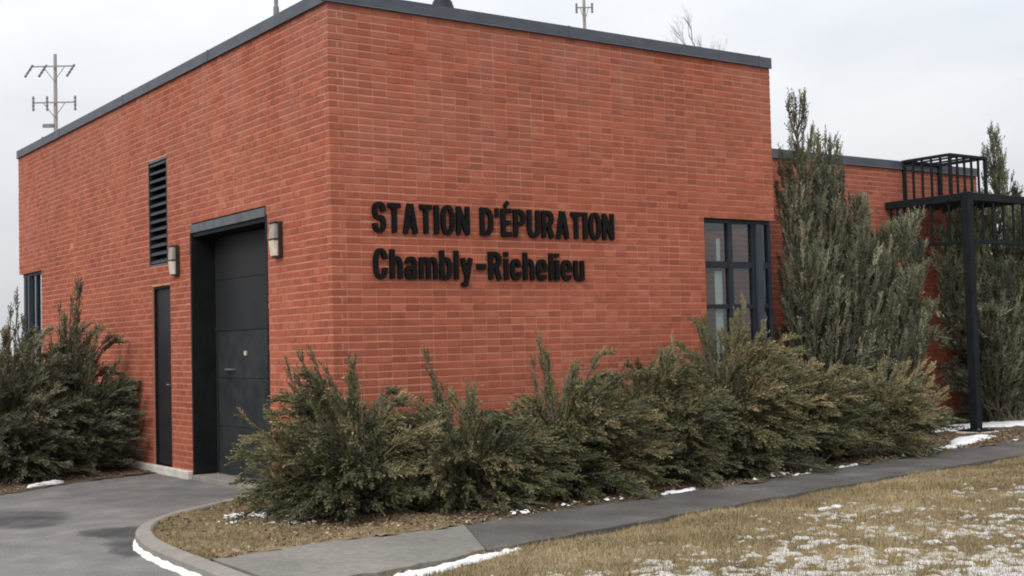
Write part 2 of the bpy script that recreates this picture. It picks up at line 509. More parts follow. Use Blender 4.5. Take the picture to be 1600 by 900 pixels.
for poly, soft, seed, amt in STAINS:
    ins = in_poly(Xg, Yg, [tuple(p) for p in poly])
    dd = np.min(np.hypot(Xg[..., None] - poly[:, 0], Yg[..., None] - poly[:, 1]), -1) * np.where(ins, 1, -1)
    dd = dd + 0.05 * wobble(Xg, Yg, 6, seed) + 0.03 * wobble(Xg, Yg, 17, seed + 3)
    val = np.maximum(val, amt * np.clip(dd / soft + 0.4, 0, 1) * np.clip(0.85 + 0.35 * wobble(Xg, Yg, 3, seed + 1), 0.4, 1))
ins = in_poly(Xg, Yg, drive)
cell = ins[:-1, :-1] | ins[1:, :-1] | ins[:-1, 1:] | ins[1:, 1:]
idv = np.arange(Xg.size).reshape(Xg.shape)
ii, jj = np.nonzero(cell)
F = np.stack([idv[ii, jj], idv[ii, jj + 1], idv[ii + 1, jj + 1], idv[ii + 1, jj]], -1)
used = np.unique(F)
re_ = -np.ones(Xg.size, int)
re_[used] = np.arange(len(used))
me = bpy.data.meshes.new('asphalt_surface')
me.from_pydata(np.stack([Xg.ravel()[used], Yg.ravel()[used], np.full(len(used), 0.004)], -1).tolist(), [], re_[F].tolist())
at = me.attributes.new('tint', 'FLOAT', 'POINT')
at.data.foreach_set('value', val.ravel()[used].astype(np.float32))
me.materials.append(M['stain'])
srf = link(bpy.data.objects.new('asphalt_surface', me), driveway)
srf['label'] = 'worn asphalt with two dark damp patches, one beside the bend of the kerb'


def sweep(name, line, prof, mat, kind='structure'):
    """prof: list of (offset to the left of travel, z)"""
    d = unit(np.gradient(line, axis=0))
    nrm = np.stack([-d[:, 1], d[:, 0]], -1)
    mb_ = MB()
    n = len(prof)
    vs_ = []
    for i, p in enumerate(line):
        for o_, z in prof:
            vs_.append((p[0] + nrm[i, 0] * o_, p[1] + nrm[i, 1] * o_, z))
    fs_ = []
    for i in range(len(line) - 1):
        for k in range(n - 1):
            fs_.append((i * n + k, (i + 1) * n + k, (i + 1) * n + k + 1, i * n + k + 1))
    mb_.add(vs_, fs_)
    return mb_.build(name, mat, None, kind, smooth=False)


# travel runs from the wall outward, so the bed is on the left-hand side
kerb = sweep('kerb', kerb_line, [(-0.02, -0.03), (-0.012, 0.080), (0.010, 0.100), (0.10, 0.104), (0.115, 0.09), (0.12, 0.0)], 'concrete')
kerb['label'] = 'rounded grey concrete kerb bending around the planting island'

path_hi = [(-2.16, -2.35), (-1.15, -2.22), (-0.24, -2.22), (1.2, -2.02), (2.2, -1.92), (3.7, -1.80), (5.3, -1.55), (7.1, -1.25), (9.0, -1.10), (13, -0.65), (20, 0.3), (40, 3.2)]
path_lo = [(-2.20, -3.66), (-1.07, -3.47), (-0.35, -3.27), (1.0, -3.06), (2.8, -2.78), (5.0, -2.45), (7.5, -2.17), (9.0, -2.0), (13, -1.5), (20, -0.6), (40, 2.3)]
hi = smooth_line(path_hi, 14)
lo = smooth_line(path_lo, 14)
hi[:, 1] += 0.035 * wobble(hi[:, 0], hi[:, 0] * 0.3, 2, 3) + rng.normal(0, 0.012, len(hi))
lo[:, 1] += 0.035 * wobble(lo[:, 0], lo[:, 0] * 0.5, 2, 5) + rng.normal(0, 0.012, len(lo))


def slab(name, A, B, z0, z1, mat):
    mb_ = MB()
    poly = [tuple(p) for p in A] + [tuple(p) for p in B[::-1]]
    n = len(poly)
    mb_.add([(x, y, z1) for x, y in poly] + [(x, y, z0) for x, y in poly],
            [tuple(range(n - 1, -1, -1))] + [(k, (k + 1) % n, n + (k + 1) % n, n + k) for k in range(n)])
    return mb_.build(name, mat, None, 'structure')


split = -0.05
sx = lambda L_, c: L_[c(L_[:, 0])]
yhi = np.interp(split, hi[:, 0], hi[:, 1])
ylo = np.interp(split - 0.55, lo[:, 0], lo[:, 1])
hiA = np.vstack([hi[hi[:, 0] < split], [[split, yhi]]])
loA = np.vstack([lo[lo[:, 0] < split - 0.55], [[split - 0.55, ylo]]])
hiB = np.vstack([[[split + 0.012, yhi]], hi[hi[:, 0] > split + 0.02]])
loB = np.vstack([[[split - 0.538, ylo]], lo[lo[:, 0] > split - 0.5]])
tag(slab('walkway', hiA, loA, -0.02, 0.075, 'concrete_walk'), 'pale grey concrete walkway joining the kerb')
tag(slab('path', hiB, loB, -0.02, 0.066, 'path'), 'dark asphalt footpath running along the hedge')

# planting island and hedge bed: gently humped ground between kerb, wall and path


def terrain(name, poly, step, zfun, mat, label):
    poly = [tuple(p) for p in poly]
    xs = np.arange(min(p[0] for p in poly), max(p[0] for p in poly) + step, step)
    ys = np.arange(min(p[1] for p in poly), max(p[1] for p in poly) + step, step)
    X, Y = np.meshgrid(xs, ys)
    inside = in_poly(X, Y, poly)
    Z = zfun(X, Y)
    idx = -np.ones(X.shape, int)
    keep = np.zeros(X.shape, bool)
    cell = inside[:-1, :-1] | inside[1:, :-1] | inside[:-1, 1:] | inside[1:, 1:]
    for a in (0, 1):
        for b in (0, 1):
            keep[a:a + cell.shape[0], b:b + cell.shape[1]] |= cell
    idx[keep] = np.arange(keep.sum())
    V = np.stack([X[keep], Y[keep], Z[keep]], -1)
    ii, jj = np.nonzero(cell)
    F = np.stack([idx[ii, jj], idx[ii, jj + 1], idx[ii + 1, jj + 1], idx[ii + 1, jj]], -1)
    mb_ = MB()
    mb_.v = [tuple(map(float, v)) for v in V]
    mb_.f = [tuple(map(int, f)) for f in F]
    mb_.t = [0.5] * len(F)
    o = mb_.build(name, mat, None, 'structure', smooth=True)
    o['label'] = label
    return o


_kd = kerb_line
kin = _kd + 0.10 * np.stack([-unit(np.gradient(_kd, axis=0))[:, 1], unit(np.gradient(_kd, axis=0))[:, 0]], -1)
kin = kin[kin[:, 1] > -2.36]
island_poly = [tuple(p) for p in kin] + [tuple(p) for p in hi[(hi[:, 0] > -2.1) & (hi[:, 0] < 0.0)] + np.array([0, -0.03])] + [(0.0, -2.2), (0.0, 0.0)]
zi = lambda X, Y: 0.075 + 0.025 * wobble(X, Y, 2.2, 1) + 0.012 * wobble(X, Y, 7, 4)
terrain('island_bed', island_poly, 0.05, zi, 'island', 'brown dry turf island inside the kerb')
bed_poly = [(-0.02, 0.05), (-0.02, -2.2)] + [tuple(p) for p in hi[(hi[:, 0] > 0) & (hi[:, 0] < 16)] + np.array([0, -0.03])] + [(16, 1.6), (5.9, 1.6), (5.9, 0.05)]
zb = lambda X, Y: 0.062 + 0.022 * wobble(X, Y, 2.0, 2) + 0.012 * wobble(X, Y, 7, 5)
terrain('hedge_bed', bed_poly, 0.07, zb, 'soil', 'brown mulched bed under the juniper hedge')
left_bed_poly = [(0.0, 4.62), (-0.36, 4.52), (-1.2, 4.25), (-2.1, 3.62), (-3.6, 3.0), (-7, 3.4), (-8, 16), (0.0, 16)]
zl = lambda X, Y: 0.014 + 0.010 * wobble(X, Y, 2.0, 6) + 0.008 * wobble(X, Y, 7, 8)
terrain('garage_side_bed', left_bed_poly, 0.09, zl, 'soil', 'brown bed under the dark junipers left of the side door')

lawn_poly = [tuple(p + np.array([0, 0.03])) for p in lo[lo[:, 0] < 16]] + [(16, -12), (-2.3, -12)]
_lo_y = lambda X: np.interp(X, lo[:, 0], lo[:, 1])


def lawn_z(X, Y):
    dist = np.clip(_lo_y(X) - Y, 0, None)
    return 0.035 + 0.045 * np.clip(dist / 1.5, 0, 1) + 0.02 * wobble(X, Y, 1.6, 9) + 0.008 * wobble(X, Y, 8, 2)


terrain('lawn', lawn_poly, 0.08, lawn_z, 'island', 'dormant tan lawn beside the footpath')


# ------------------------------------------------------------------ brick building
H = 4.85
L1, L2 = 5.97, 11.10
COP = 0.125
Z0 = 0.10
NC = 65
CH = (H - COP - Z0) / NC           # course height
JT = 0.017                         # bed joint
PJ = 0.011                         # perpend
BL = 0.157                         # brick pitch
BD = 0.09                          # brick depth
SB, WX1, WH = 1.5, 12.3, 4.07      # wing: set-back, end, height

bld = empty('brick_building', (0, 0, 0))
tag(bld, 'red brick flat-roofed building with dark metal coping and black garage door', 'building')

# openings: (along0, along1, z0, z1)
open_front = [(4.80, L1 + 1, 0.55, 2.87)]
open_side = [(1.44, 3.50, 0.0, 2.95), (4.20, 4.83, 0.0, 2.28), (4.26, 4.90, 2.53, 3.85), (9.78, L2 + 1, 0.6, 2.80)]


def wall_bricks(length, openings, odd_start, even_start, ncourse=NC, ch=CH, z0=Z0):
    """rows of (a0, a1, zlow, zhigh) running bond, cut at the openings"""
    out = []
    for k in range(ncourse):
        zl_, zh = z0 + k * ch + JT / 2, z0 + (k + 1) * ch - JT / 2
        zc = 0.5 * (zl_ + zh)
        start = even_start if k % 2 == 0 else odd_start
        edges = [start]
        first = BL * 0.5 if (k % 2 and start == 0) else BL
        x = start + (first if start == 0 else BL - start if k % 2 == 0 else BL * 0.5 - start + BL * 0.5)
        while x < length - 0.03:
            edges.append(x)
            x += BL
        edges.append(length)
        spans = []
        for a, b in zip(edges[:-1], edges[1:]):
            spans.append((a + (0 if a == start else PJ / 2), b - (0 if b == length else PJ / 2)))
        for (o0, o1, oz0, oz1) in openings:
            if oz0 - 0.02 < zc < oz1 + 0.005:
                ns = []
                for a, b in spans:
                    if b <= o0 or a >= o1:
                        ns.append((a, b))
                    else:
                        if a < o0 - 0.004:
                            ns.append((a, o0 - 0.003))
                        if b > o1 + 0.004:
                            ns.append((o1 + 0.003, b))
                spans = ns
        for a, b in spans:
            if b - a > 0.004:
                out.append((a, b, zl_, zh))
    return out


def backing(name, axis, off, thick, length, height, openings, start=0.0):
    """mortar-coloured wall body behind the bricks with the openings cut out, made of butted boxes"""
    us = sorted({start, length, *[min(max(o[0], start), length) for o in openings], *[min(max(o[1], start), length) for o in openings]})
    mb_ = MB()
    for a, b in zip(us[:-1], us[1:]):
        zs = [(0.0, height)]
        for o in openings:
            if o[0] < (a + b) / 2 < o[1]:
                nz = []
                for p, q in zs:
                    if o[2] > p:
                        nz.append((p, min(q, o[2])))
                    if o[3] < q:
                        nz.append((max(p, o[3]), q))
                zs = [z for z in nz if z[1] - z[0] > 0.001]
        for p, q in zs:
            if axis == 'x':
                mb_.box(a, b, off, off + thick, p, q)
            else:
                mb_.box(off, off + thick, a, b, p, q)
    return mb_.build(name, 'mortar', bld)


REC = 0.004
front_wall = backing('front_wall', 'x', REC, 0.24, L1, H - 0.05, open_front, start=REC)
side_wall = backing('side_wall', 'y', REC, 0.24, L2, H - 0.05, open_side, start=0.25)
wing_wall = MB().box(5.0, WX1, SB + REC, SB + 0.25, 0, WH - 0.05).build('wing_wall', 'mortar', bld)
right_wall = MB().box(L1 - 0.24, L1 - 0.001, 1.4, 10.8, 0, H - 0.05).box(L1 - 0.24, L1 - 0.001, 0.25, 1.4, 2.88, H - 0.05).build('end_wall', 'mortar', bld)
back_wall = MB().box(1.3, L1 - 0.26, L2 - 0.26, L2 - 0.02, 0, H - 0.05).box(0.25, 1.3, L2 - 0.26, L2 - 0.02, 2.81, H - 0.05).build('back_wall', 'mortar', bld)
MB().box(0.25, L1 - 0.25, 0.26, L2 - 0.27, H - 0.32, H - 0.2).build('roof', 'roof', bld)
MB().box(0.26, L1 - 0.26, 0.26, L2 - 0.28, 0.0, 0.06).build('floor_slab', 'room', bld)
MB().box(5.98, WX1 - 0.1, SB + 0.26, SB + 8, WH - 0.3, WH - 0.2).build('wing_roof', 'roof', bld)
MB().box(WX1 - 0.24, WX1 - 0.001, SB + 0.26, SB + 8, 0, WH - 0.05).build('wing_end_wall', 'mortar', bld)

bricks = []      # (wall, box, area)
for (a, b, zl_, zh) in wall_bricks(L1, open_front, BD + JT, 0.0):
    p = rng.normal(0, 0.0012)
    bricks.append(('f', (a, b, p, BD, zl_, zh)))
for (a, b, zl_, zh) in wall_bricks(L2, open_side, 0.0, BD + JT):
    p = rng.normal(0, 0.0012)
    bricks.append(('s', (p, BD, a, b, zl_, zh)))


def face_area(w, bx):
    x0, x1, y0, y1, z0, z1 = bx
    q = [(x0, y0, z0), (x1, y0, z0), (x1, y0, z1), (x0, y0, z1)] if w == 'f' else [(x0, y0, z0), (x0, y1, z0), (x0, y1, z1), (x0, y0, z1)]
    s = project(q)
    a = 0.5 * abs(sum(s[i][0] * s[(i + 1) % 4][1] - s[(i + 1) % 4][0] * s[i][1] for i in range(4)))
    return 0.0 if (s[:, 1].mean() < 0 or s[:, 1].mean() > 620) else a


areas = np.array([face_area(w, bx) for w, bx in bricks])
order = np.argsort(-areas)
single = set(order[:300].tolist())
tints = rng.beta(2.4, 2.4, len(bricks))
variants = {}


def brick_mesh(dx, dy, dz, tint):
    key = (round(dx, 3), round(dy, 3), round(dz, 3), round(tint * 12))
    if key not in variants:
        e = 0.002
        me = bpy.data.meshes.new('brick')
        x, y, z = dx / 2, dy / 2, dz / 2
        V = []
        for (sx_, sy_) in ((-1, -1), (1, -1), (1, 1), (-1, 1)):
            V.append((sx_ * (x - e), sy_ * (y - e), -z))
        for zz in (-z + e, z - e):
            for (sx_, sy_) in ((-1, -1), (1, -1), (1, 1), (-1, 1)):
                V.append((sx_ * x, sy_ * y, zz))
        for (sx_, sy_) in ((-1, -1), (1, -1), (1, 1), (-1, 1)):
            V.append((sx_ * (x - e), sy_ * (y - e), z))
        F = [(3, 2, 1, 0), (12, 13, 14, 15)]
        for r in range(3):
            for k in range(4):
                F.append((r * 4 + k, r * 4 + (k + 1) % 4, r * 4 + 4 + (k + 1) % 4, r * 4 + 4 + k))
        me.from_pydata(V, [], F)
        at = me.attributes.new('tint', 'FLOAT', 'FACE')
        at.data.foreach_set('value', np.full(len(F), key[3] / 12, dtype=np.float32))
        me.materials.append(M['brick'])
        variants[key] = me
    return variants[key]


rest = {'f': MB(), 's': MB()}
for i, (w, bx) in enumerate(bricks):
    if i in single:
        x0, x1, y0, y1, z0, z1 = bx
        dx, dy = (x1 - x0, BD) if w == 'f' else (BD, y1 - y0)
        o = bpy.data.objects.new('brick', brick_mesh(dx, dy, z1 - z0, tints[i]))
        o.location = (x0 + dx / 2, y0 + dy / 2, (z0 + z1) / 2)
        link(o, front_wall if w == 'f' else side_wall)
    else:
        rest[w].box(*bx, tint=float(tints[i]))
rest['f'].build('brickwork', 'brick', front_wall, 'stuff')
rest['s'].build('brickwork', 'brick', side_wall, 'stuff')
mb = MB()
for (a, b, zl_, zh) in wall_bricks(WX1 - 5.98, [], 0.0, BD + JT, ncourse=54, ch=(WH - COP - Z0) / 54):
    mb.box(5.98 + a, 5.98 + b, SB + rng.normal(0, 0.001), SB + BD, zl_, zh, tint=float(rng.beta(2.4, 2.4)))
mb.build('brickwork', 'brick', wing_wall, 'stuff')
# soldier reveals: brick returns beside the openings share the wall body

# foundation ledge
MB().box(-0.07, 0.0, 3.53, 5.55, -0.02, 0.095).build('foundation_ledge', 'ledge', bld, bevel=0.012)
MB().box(-0.035, 0.0, 0.2, 1.41, -0.02, 0.095).build('foundation_ledge', 'ledge', bld, bevel=0.008)
MB().box(-0.03, 0.30, 1.47, 3.47, -0.02, 0.055).build('door_sill', 'concrete', bld, bevel=0.01)
MB().box(-0.035, L1, -0.035, -0.002, -0.02, 0.095).build('foundation_ledge', 'ledge', bld, bevel=0.008)

# coping: folded metal flashing with drip edge, in lengths with standing seams


def coping(name, a, b, axis, ztop, off=0.0):
    o_ = 0.022
    mb_ = MB()
    prof = [(0.30, ztop - 0.005), (-o_, ztop), (-o_, ztop - COP + 0.012), (-o_ - 0.012, ztop - COP), (-0.002, ztop - COP - 0.004)]
    vs_, fs_ = [], []
    for u_ in (a, b):
        for p, z in prof:
            vs_.append((u_, off + p, z) if axis == 'x' else (off + p, u_, z))
    n = len(prof)
    for k in range(n - 1):
        fs_.append((k, k + 1, n + k + 1, n + k))
    fs_.append(tuple(range(n)))
    fs_.append(tuple(range(2 * n - 1, n - 1, -1)))
    mb_.add(vs_, fs_)
    return mb_.build(name, 'coping', bld)


def coping_run(a, b, axis, ztop, off, pitch=2.9):
    u_ = a
    while u_ < b - 0.05:
        e = min(u_ + pitch, b)
        coping('coping', u_ + (0.003 if u_ > a else 0), e, axis, ztop, off)
        if e < b - 0.05:
            if axis == 'x':
                MB().box(e - 0.012, e + 0.016, off - 0.0255, off + 0.28, ztop - COP + 0.014, ztop + 0.004).build('coping_seam', 'coping', bld)
            else:
                MB().box(off - 0.0255, off + 0.28, e - 0.012, e + 0.016, ztop - COP + 0.014, ztop + 0.004).build('coping_seam', 'coping', bld)
        u_ = e


coping_run(-0.022, L1 + 0.022, 'x', H, 0.0)
coping_run(-0.0215, L2 + 0.022, 'y', H - 0.0006, 0.0)
coping_run(L1 + 0.025, WX1 + 0.02, 'x', WH, SB)
MB().box(L1 - 0.28, L1 + 0.02, 0.31, L2, H - COP, H - 0.003).build('coping', 'coping', bld)
MB().box(0.31, L1 - 0.29, L2 - 0.28, L2 + 0.02, H - COP, H - 0.003).build('coping', 'coping', bld)

# garage recess
DX = 0.27
g0, g1, gz = 1.44, 3.50, 2.95
MB().box(-0.004, DX + 0.05, g1 - 0.012, g1 + 0.03, 0.055, gz - 0.1).build('door_jamb', 'black_metal', bld)
MB().box(-0.004, DX + 0.05, g0 - 0.03, g0 + 0.012, 0.055, gz - 0.1).build('door_jamb', 'black_metal', bld)
MB().box(0.012, DX + 0.05, g0 - 0.012, g1 + 0.012, gz - 0.16, gz - 0.006).build('door_head', 'black_metal', bld)
MB().box(-0.012, 0.011, g0 + 0.002, g1 - 0.002, gz - 0.115, gz - 0.02).build('lintel', 'lintel', bld, bevel=0.004)
gd = empty('garage_door', (DX, (g0 + g1) / 2, 0.055))
gd.parent = bld
gw = (g1 - g0) / 2 - 0.013
zs = [0.0, 0.55, 1.10, 1.665, 2.23, gz - 0.165 - 0.055]
for k in range(5):
    m_k = 'door_low' if k < 3 else 'door'
    pnl = MB().box(0.012, 0.05, -gw, gw, zs[k] + 0.002, zs[k + 1] - 0.002).build('door_panel', m_k, gd, bevel=0.002)
MB().box(0.0, 0.011, -gw, gw, 1.645, 1.685).build('rail', 'door', gd)
MB().box(0.0, 0.0115, gw - 0.06, gw - 0.02, 0.02, 1.64).build('stile', 'door', gd)
MB().box(0.0, 0.0115, -gw + 0.02, -gw + 0.06, 0.02, 1.64).build('stile', 'door', gd)
MB().box(-0.014, 0.012, 0.125, 0.175, 1.355, 1.405).build('lock_plate', 'lens', gd, bevel=0.006)
MB().tube([(-0.03, 0.48, 1.20), (-0.03, 0.66, 1.20)], 0.009).box(-0.03, 0.012, 0.475, 0.49, 1.192, 1.208).box(-0.03, 0.012, 0.65, 0.665, 1.192, 1.208).build('pull_handle', 'galv', gd)

# side door
sd = empty('side_door', (0.045, 4.515, 0.095))
sd.parent = bld
MB().box(0.012, 0.05, -0.285, 0.285, 0.01, 2.155).build('door_leaf', 'side_door', sd, bevel=0.003)
MB().box(-0.02, 0.06, -0.312, -0.286, 0.0, 2.182).box(-0.02, 0.06, 0.286, 0.312, 0.0, 2.182).box(-0.02, 0.06, -0.2855, 0.2855, 2.156, 2.1815).build('door_frame', 'black_metal', sd)
MB().tube([(0.011, -0.22, 0.98), (-0.03, -0.22, 0.98), (-0.03, -0.12, 0.98)], 0.009).build('handle', 'galv', sd)
for z in (0.25, 1.08, 1.9):
    MB().tube([(0.0, 0.283, z - 0.05), (0.0, 0.283, z + 0.05)], 0.009).build('hinge', 'black_metal', sd)

# louvred vent
lv = empty('louvre_vent', (0.0, 4.58, 2.53))
lv.parent = bld
lw, lh = 0.64, 1.32
for ya, yb, za, zb_, mt in ((-lw / 2, -lw / 2 + 0.025, 0, lh, 'frame'), (lw / 2 - 0.025, lw / 2, 0, lh, 'frame'),
                            (-lw / 2 + 0.026, lw / 2 - 0.026, 0, 0.02, 'lintel'), (-lw / 2 + 0.026, lw / 2 - 0.026, lh - 0.03, lh, 'lintel')):
    MB().box(0.0, 0.14, ya, yb, za, zb_).build('vent_frame', mt, lv)
MB().box(0.135, 0.145, -lw / 2, lw / 2, 0, lh).build('vent_back', 'black_metal', lv)
ns = 13
for k in range(ns):
    z = 0.045 + k * (lh - 0.11) / (ns - 1)
    mbl = MB()
    a = lw / 2 - 0.027
    th = 0.006
    p0, p1 = (0.006, z - 0.012), (0.115, z + 0.062)
    mbl.add([(p0[0], -a, p0[1]), (p0[0], a, p0[1]), (p1[0], a, p1[1]), (p1[0], -a, p1[1]),
             (p0[0], -a, p0[1] + 0.028), (p0[0], a, p0[1] + 0.028), (p1[0], a, p1[1] + th), (p1[0], -a, p1[1] + th)],
            [(3, 2, 1, 0), (4, 5, 6, 7), (0, 1, 5, 4), (1, 2, 6, 5), (2, 3, 7, 6), (3, 0, 4, 7)])
    mbl.build('slat', 'slat', lv)


# corner windows: mullions, rails, panes one by one
def corner_window(name, x0, x1, zb_, zt, verts_, rails, axis, back=0.06, panel=None):
    """along the wall from x0 to the corner x1; verts_: (pos, width, material); rails: (z, height)"""
    w = empty(name, (0, 0, 0))
    w.parent = bld
    T = 0.06

    def bx(a, b, z0, z1, d0, d1):
        return MB().box(a, b, d0, d1, z0, z1) if axis == 'x' else MB().box(d0, d1, a, b, z0, z1)
    bx(x0 + 0.002, x1 - 0.02, zt - 0.05, zt - 0.002, back, back + T).build('window_frame', 'frame', w)
    bx(x0 + 0.002, x1 - 0.02, zb_, zb_ + 0.05, back, back + T).build('window_frame', 'frame', w)
    vsort = sorted(verts_)
    for (p, wd, mt) in vsort:
        bx(p - wd / 2, p + wd / 2, zb_ + 0.051, zt - 0.051, back - (0.03 if mt != 'frame' else 0.0), back + T).build('mullion', mt, w)
    for (p, wd, _), (q, wd2, _) in zip(vsort[:-1], vsort[1:]):
        a, b = p + wd / 2, q - wd2 / 2
        zz = [zb_ + 0.05] + [z for r in rails for z in (r[0] - r[1] / 2, r[0] + r[1] / 2)] + [zt - 0.05]
        for (rz, rh) in rails:
            bx(a + 0.001, b - 0.001, rz - rh / 2, rz + rh / 2, back + 0.006, back + T).build('glazing_bar', 'frame', w)
        for k in range(0, len(zz), 2):
            bx(a + 0.001, b - 0.001, zz[k] + 0.001, zz[k + 1] - 0.001, back + 0.028, back + 0.034).build('pane', 'glass', w)
    return w


fw = corner_window('corner_window', 4.80, L1, 0.55, 2.87, [(4.83, 0.06, 'frame'), (5.27, 0.07, 'frame'), (5.655, 0.05, 'frame'), (5.735, 0.10, 'frame_blue'), (5.93, 0.05, 'frame')],
                   [(1.10, 0.05), (1.84, 0.05), (2.33, 0.075)], 'x')
fw['label'] = 'dark corner window behind the upright juniper'
MB().box(5.07, 5.19, 0.130, 0.134, 0.62, 2.26).build('pane_light_strip', 'pane_light', fw)  # pale strips added behind the pane to imitate light in the glass
MB().box(5.11, 5.17, 0.130, 0.134, 2.38, 2.64).build('pane_light_strip', 'pane_light', fw)
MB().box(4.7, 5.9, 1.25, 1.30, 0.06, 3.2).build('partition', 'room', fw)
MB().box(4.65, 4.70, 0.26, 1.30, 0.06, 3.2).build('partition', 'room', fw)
fw2 = corner_window('corner_window', 0.09, 1.38, 0.55, 2.87, [(0.13, 0.05, 'frame'), (0.7, 0.05, 'frame'), (1.34, 0.06, 'frame')], [(1.84, 0.05), (2.33, 0.075)], 'y')
fw2.location = (L1 - 0.15, 0, 0)
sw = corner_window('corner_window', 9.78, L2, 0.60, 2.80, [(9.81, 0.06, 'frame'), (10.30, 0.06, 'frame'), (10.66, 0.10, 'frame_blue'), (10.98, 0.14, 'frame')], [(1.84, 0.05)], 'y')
sw['label'] = 'dark corner window at the far end of the side wall'
MB().box(4.8, L1, REC, 0.25, 0.46, 0.548).build('window_sill', 'concrete', bld)

# ------------------------------------------------------------------ lettering


# condensed bold letter shapes as distance fields (cap height 1, x-height 0.75)
SW, SH = 0.185, 0.15               # stem and bar weights


def g_rect(x0, x1, y0, y1):
    return lambda x, y: np.minimum(np.minimum(x - x0, x1 - x), np.minimum(y - y0, y1 - y))


def g_line(p, q, w):
    p, q = np.array(p, float), np.array(q, float)
    L = np.linalg.norm(q - p)
    d = (q - p) / L
    return lambda x, y: np.minimum(w / 2 - np.abs(-(x - p[0]) * d[1] + (y - p[1]) * d[0]),
                                   np.minimum((x - p[0]) * d[0] + (y - p[1]) * d[1], L - ((x - p[0]) * d[0] + (y - p[1]) * d[1])))


def g_blob(x0, x1, y0, y1, n):
    cx_, cy_, rx_, ry_ = (x0 + x1) / 2, (y0 + y1) / 2, (x1 - x0) / 2, (y1 - y0) / 2
    return lambda x, y: (1 - (np.abs((x - cx_) / rx_) ** n + np.abs((y - cy_) / ry_) ** n) ** (1 / n)) * min(rx_, ry_)


def g_ring(x0, x1, y0, y1, wx=SW, wy=SH, n=2.5):
    o, i = g_blob(x0, x1, y0, y1, n), g_blob(x0 + wx, x1 - wx, y0 + wy, y1 - wy, n)
    return lambda x, y: np.minimum(o(x, y), -i(x, y))


def g_or(*f):
    return lambda x, y: np.max([g(x, y) for g in f], 0)


def g_and(*f):
    return lambda x, y: np.min([g(x, y) for g in f], 0)


def g_sub(a_, b_):
    return lambda x, y: np.minimum(a_(x, y), -b_(x, y))


BIG = 9.0


def g_bowl(x1, y0, y1):
    return g_and(g_ring(-0.25, x1, y0, y1, n=2.8), g_rect(0.05, BIG, -BIG, BIG))


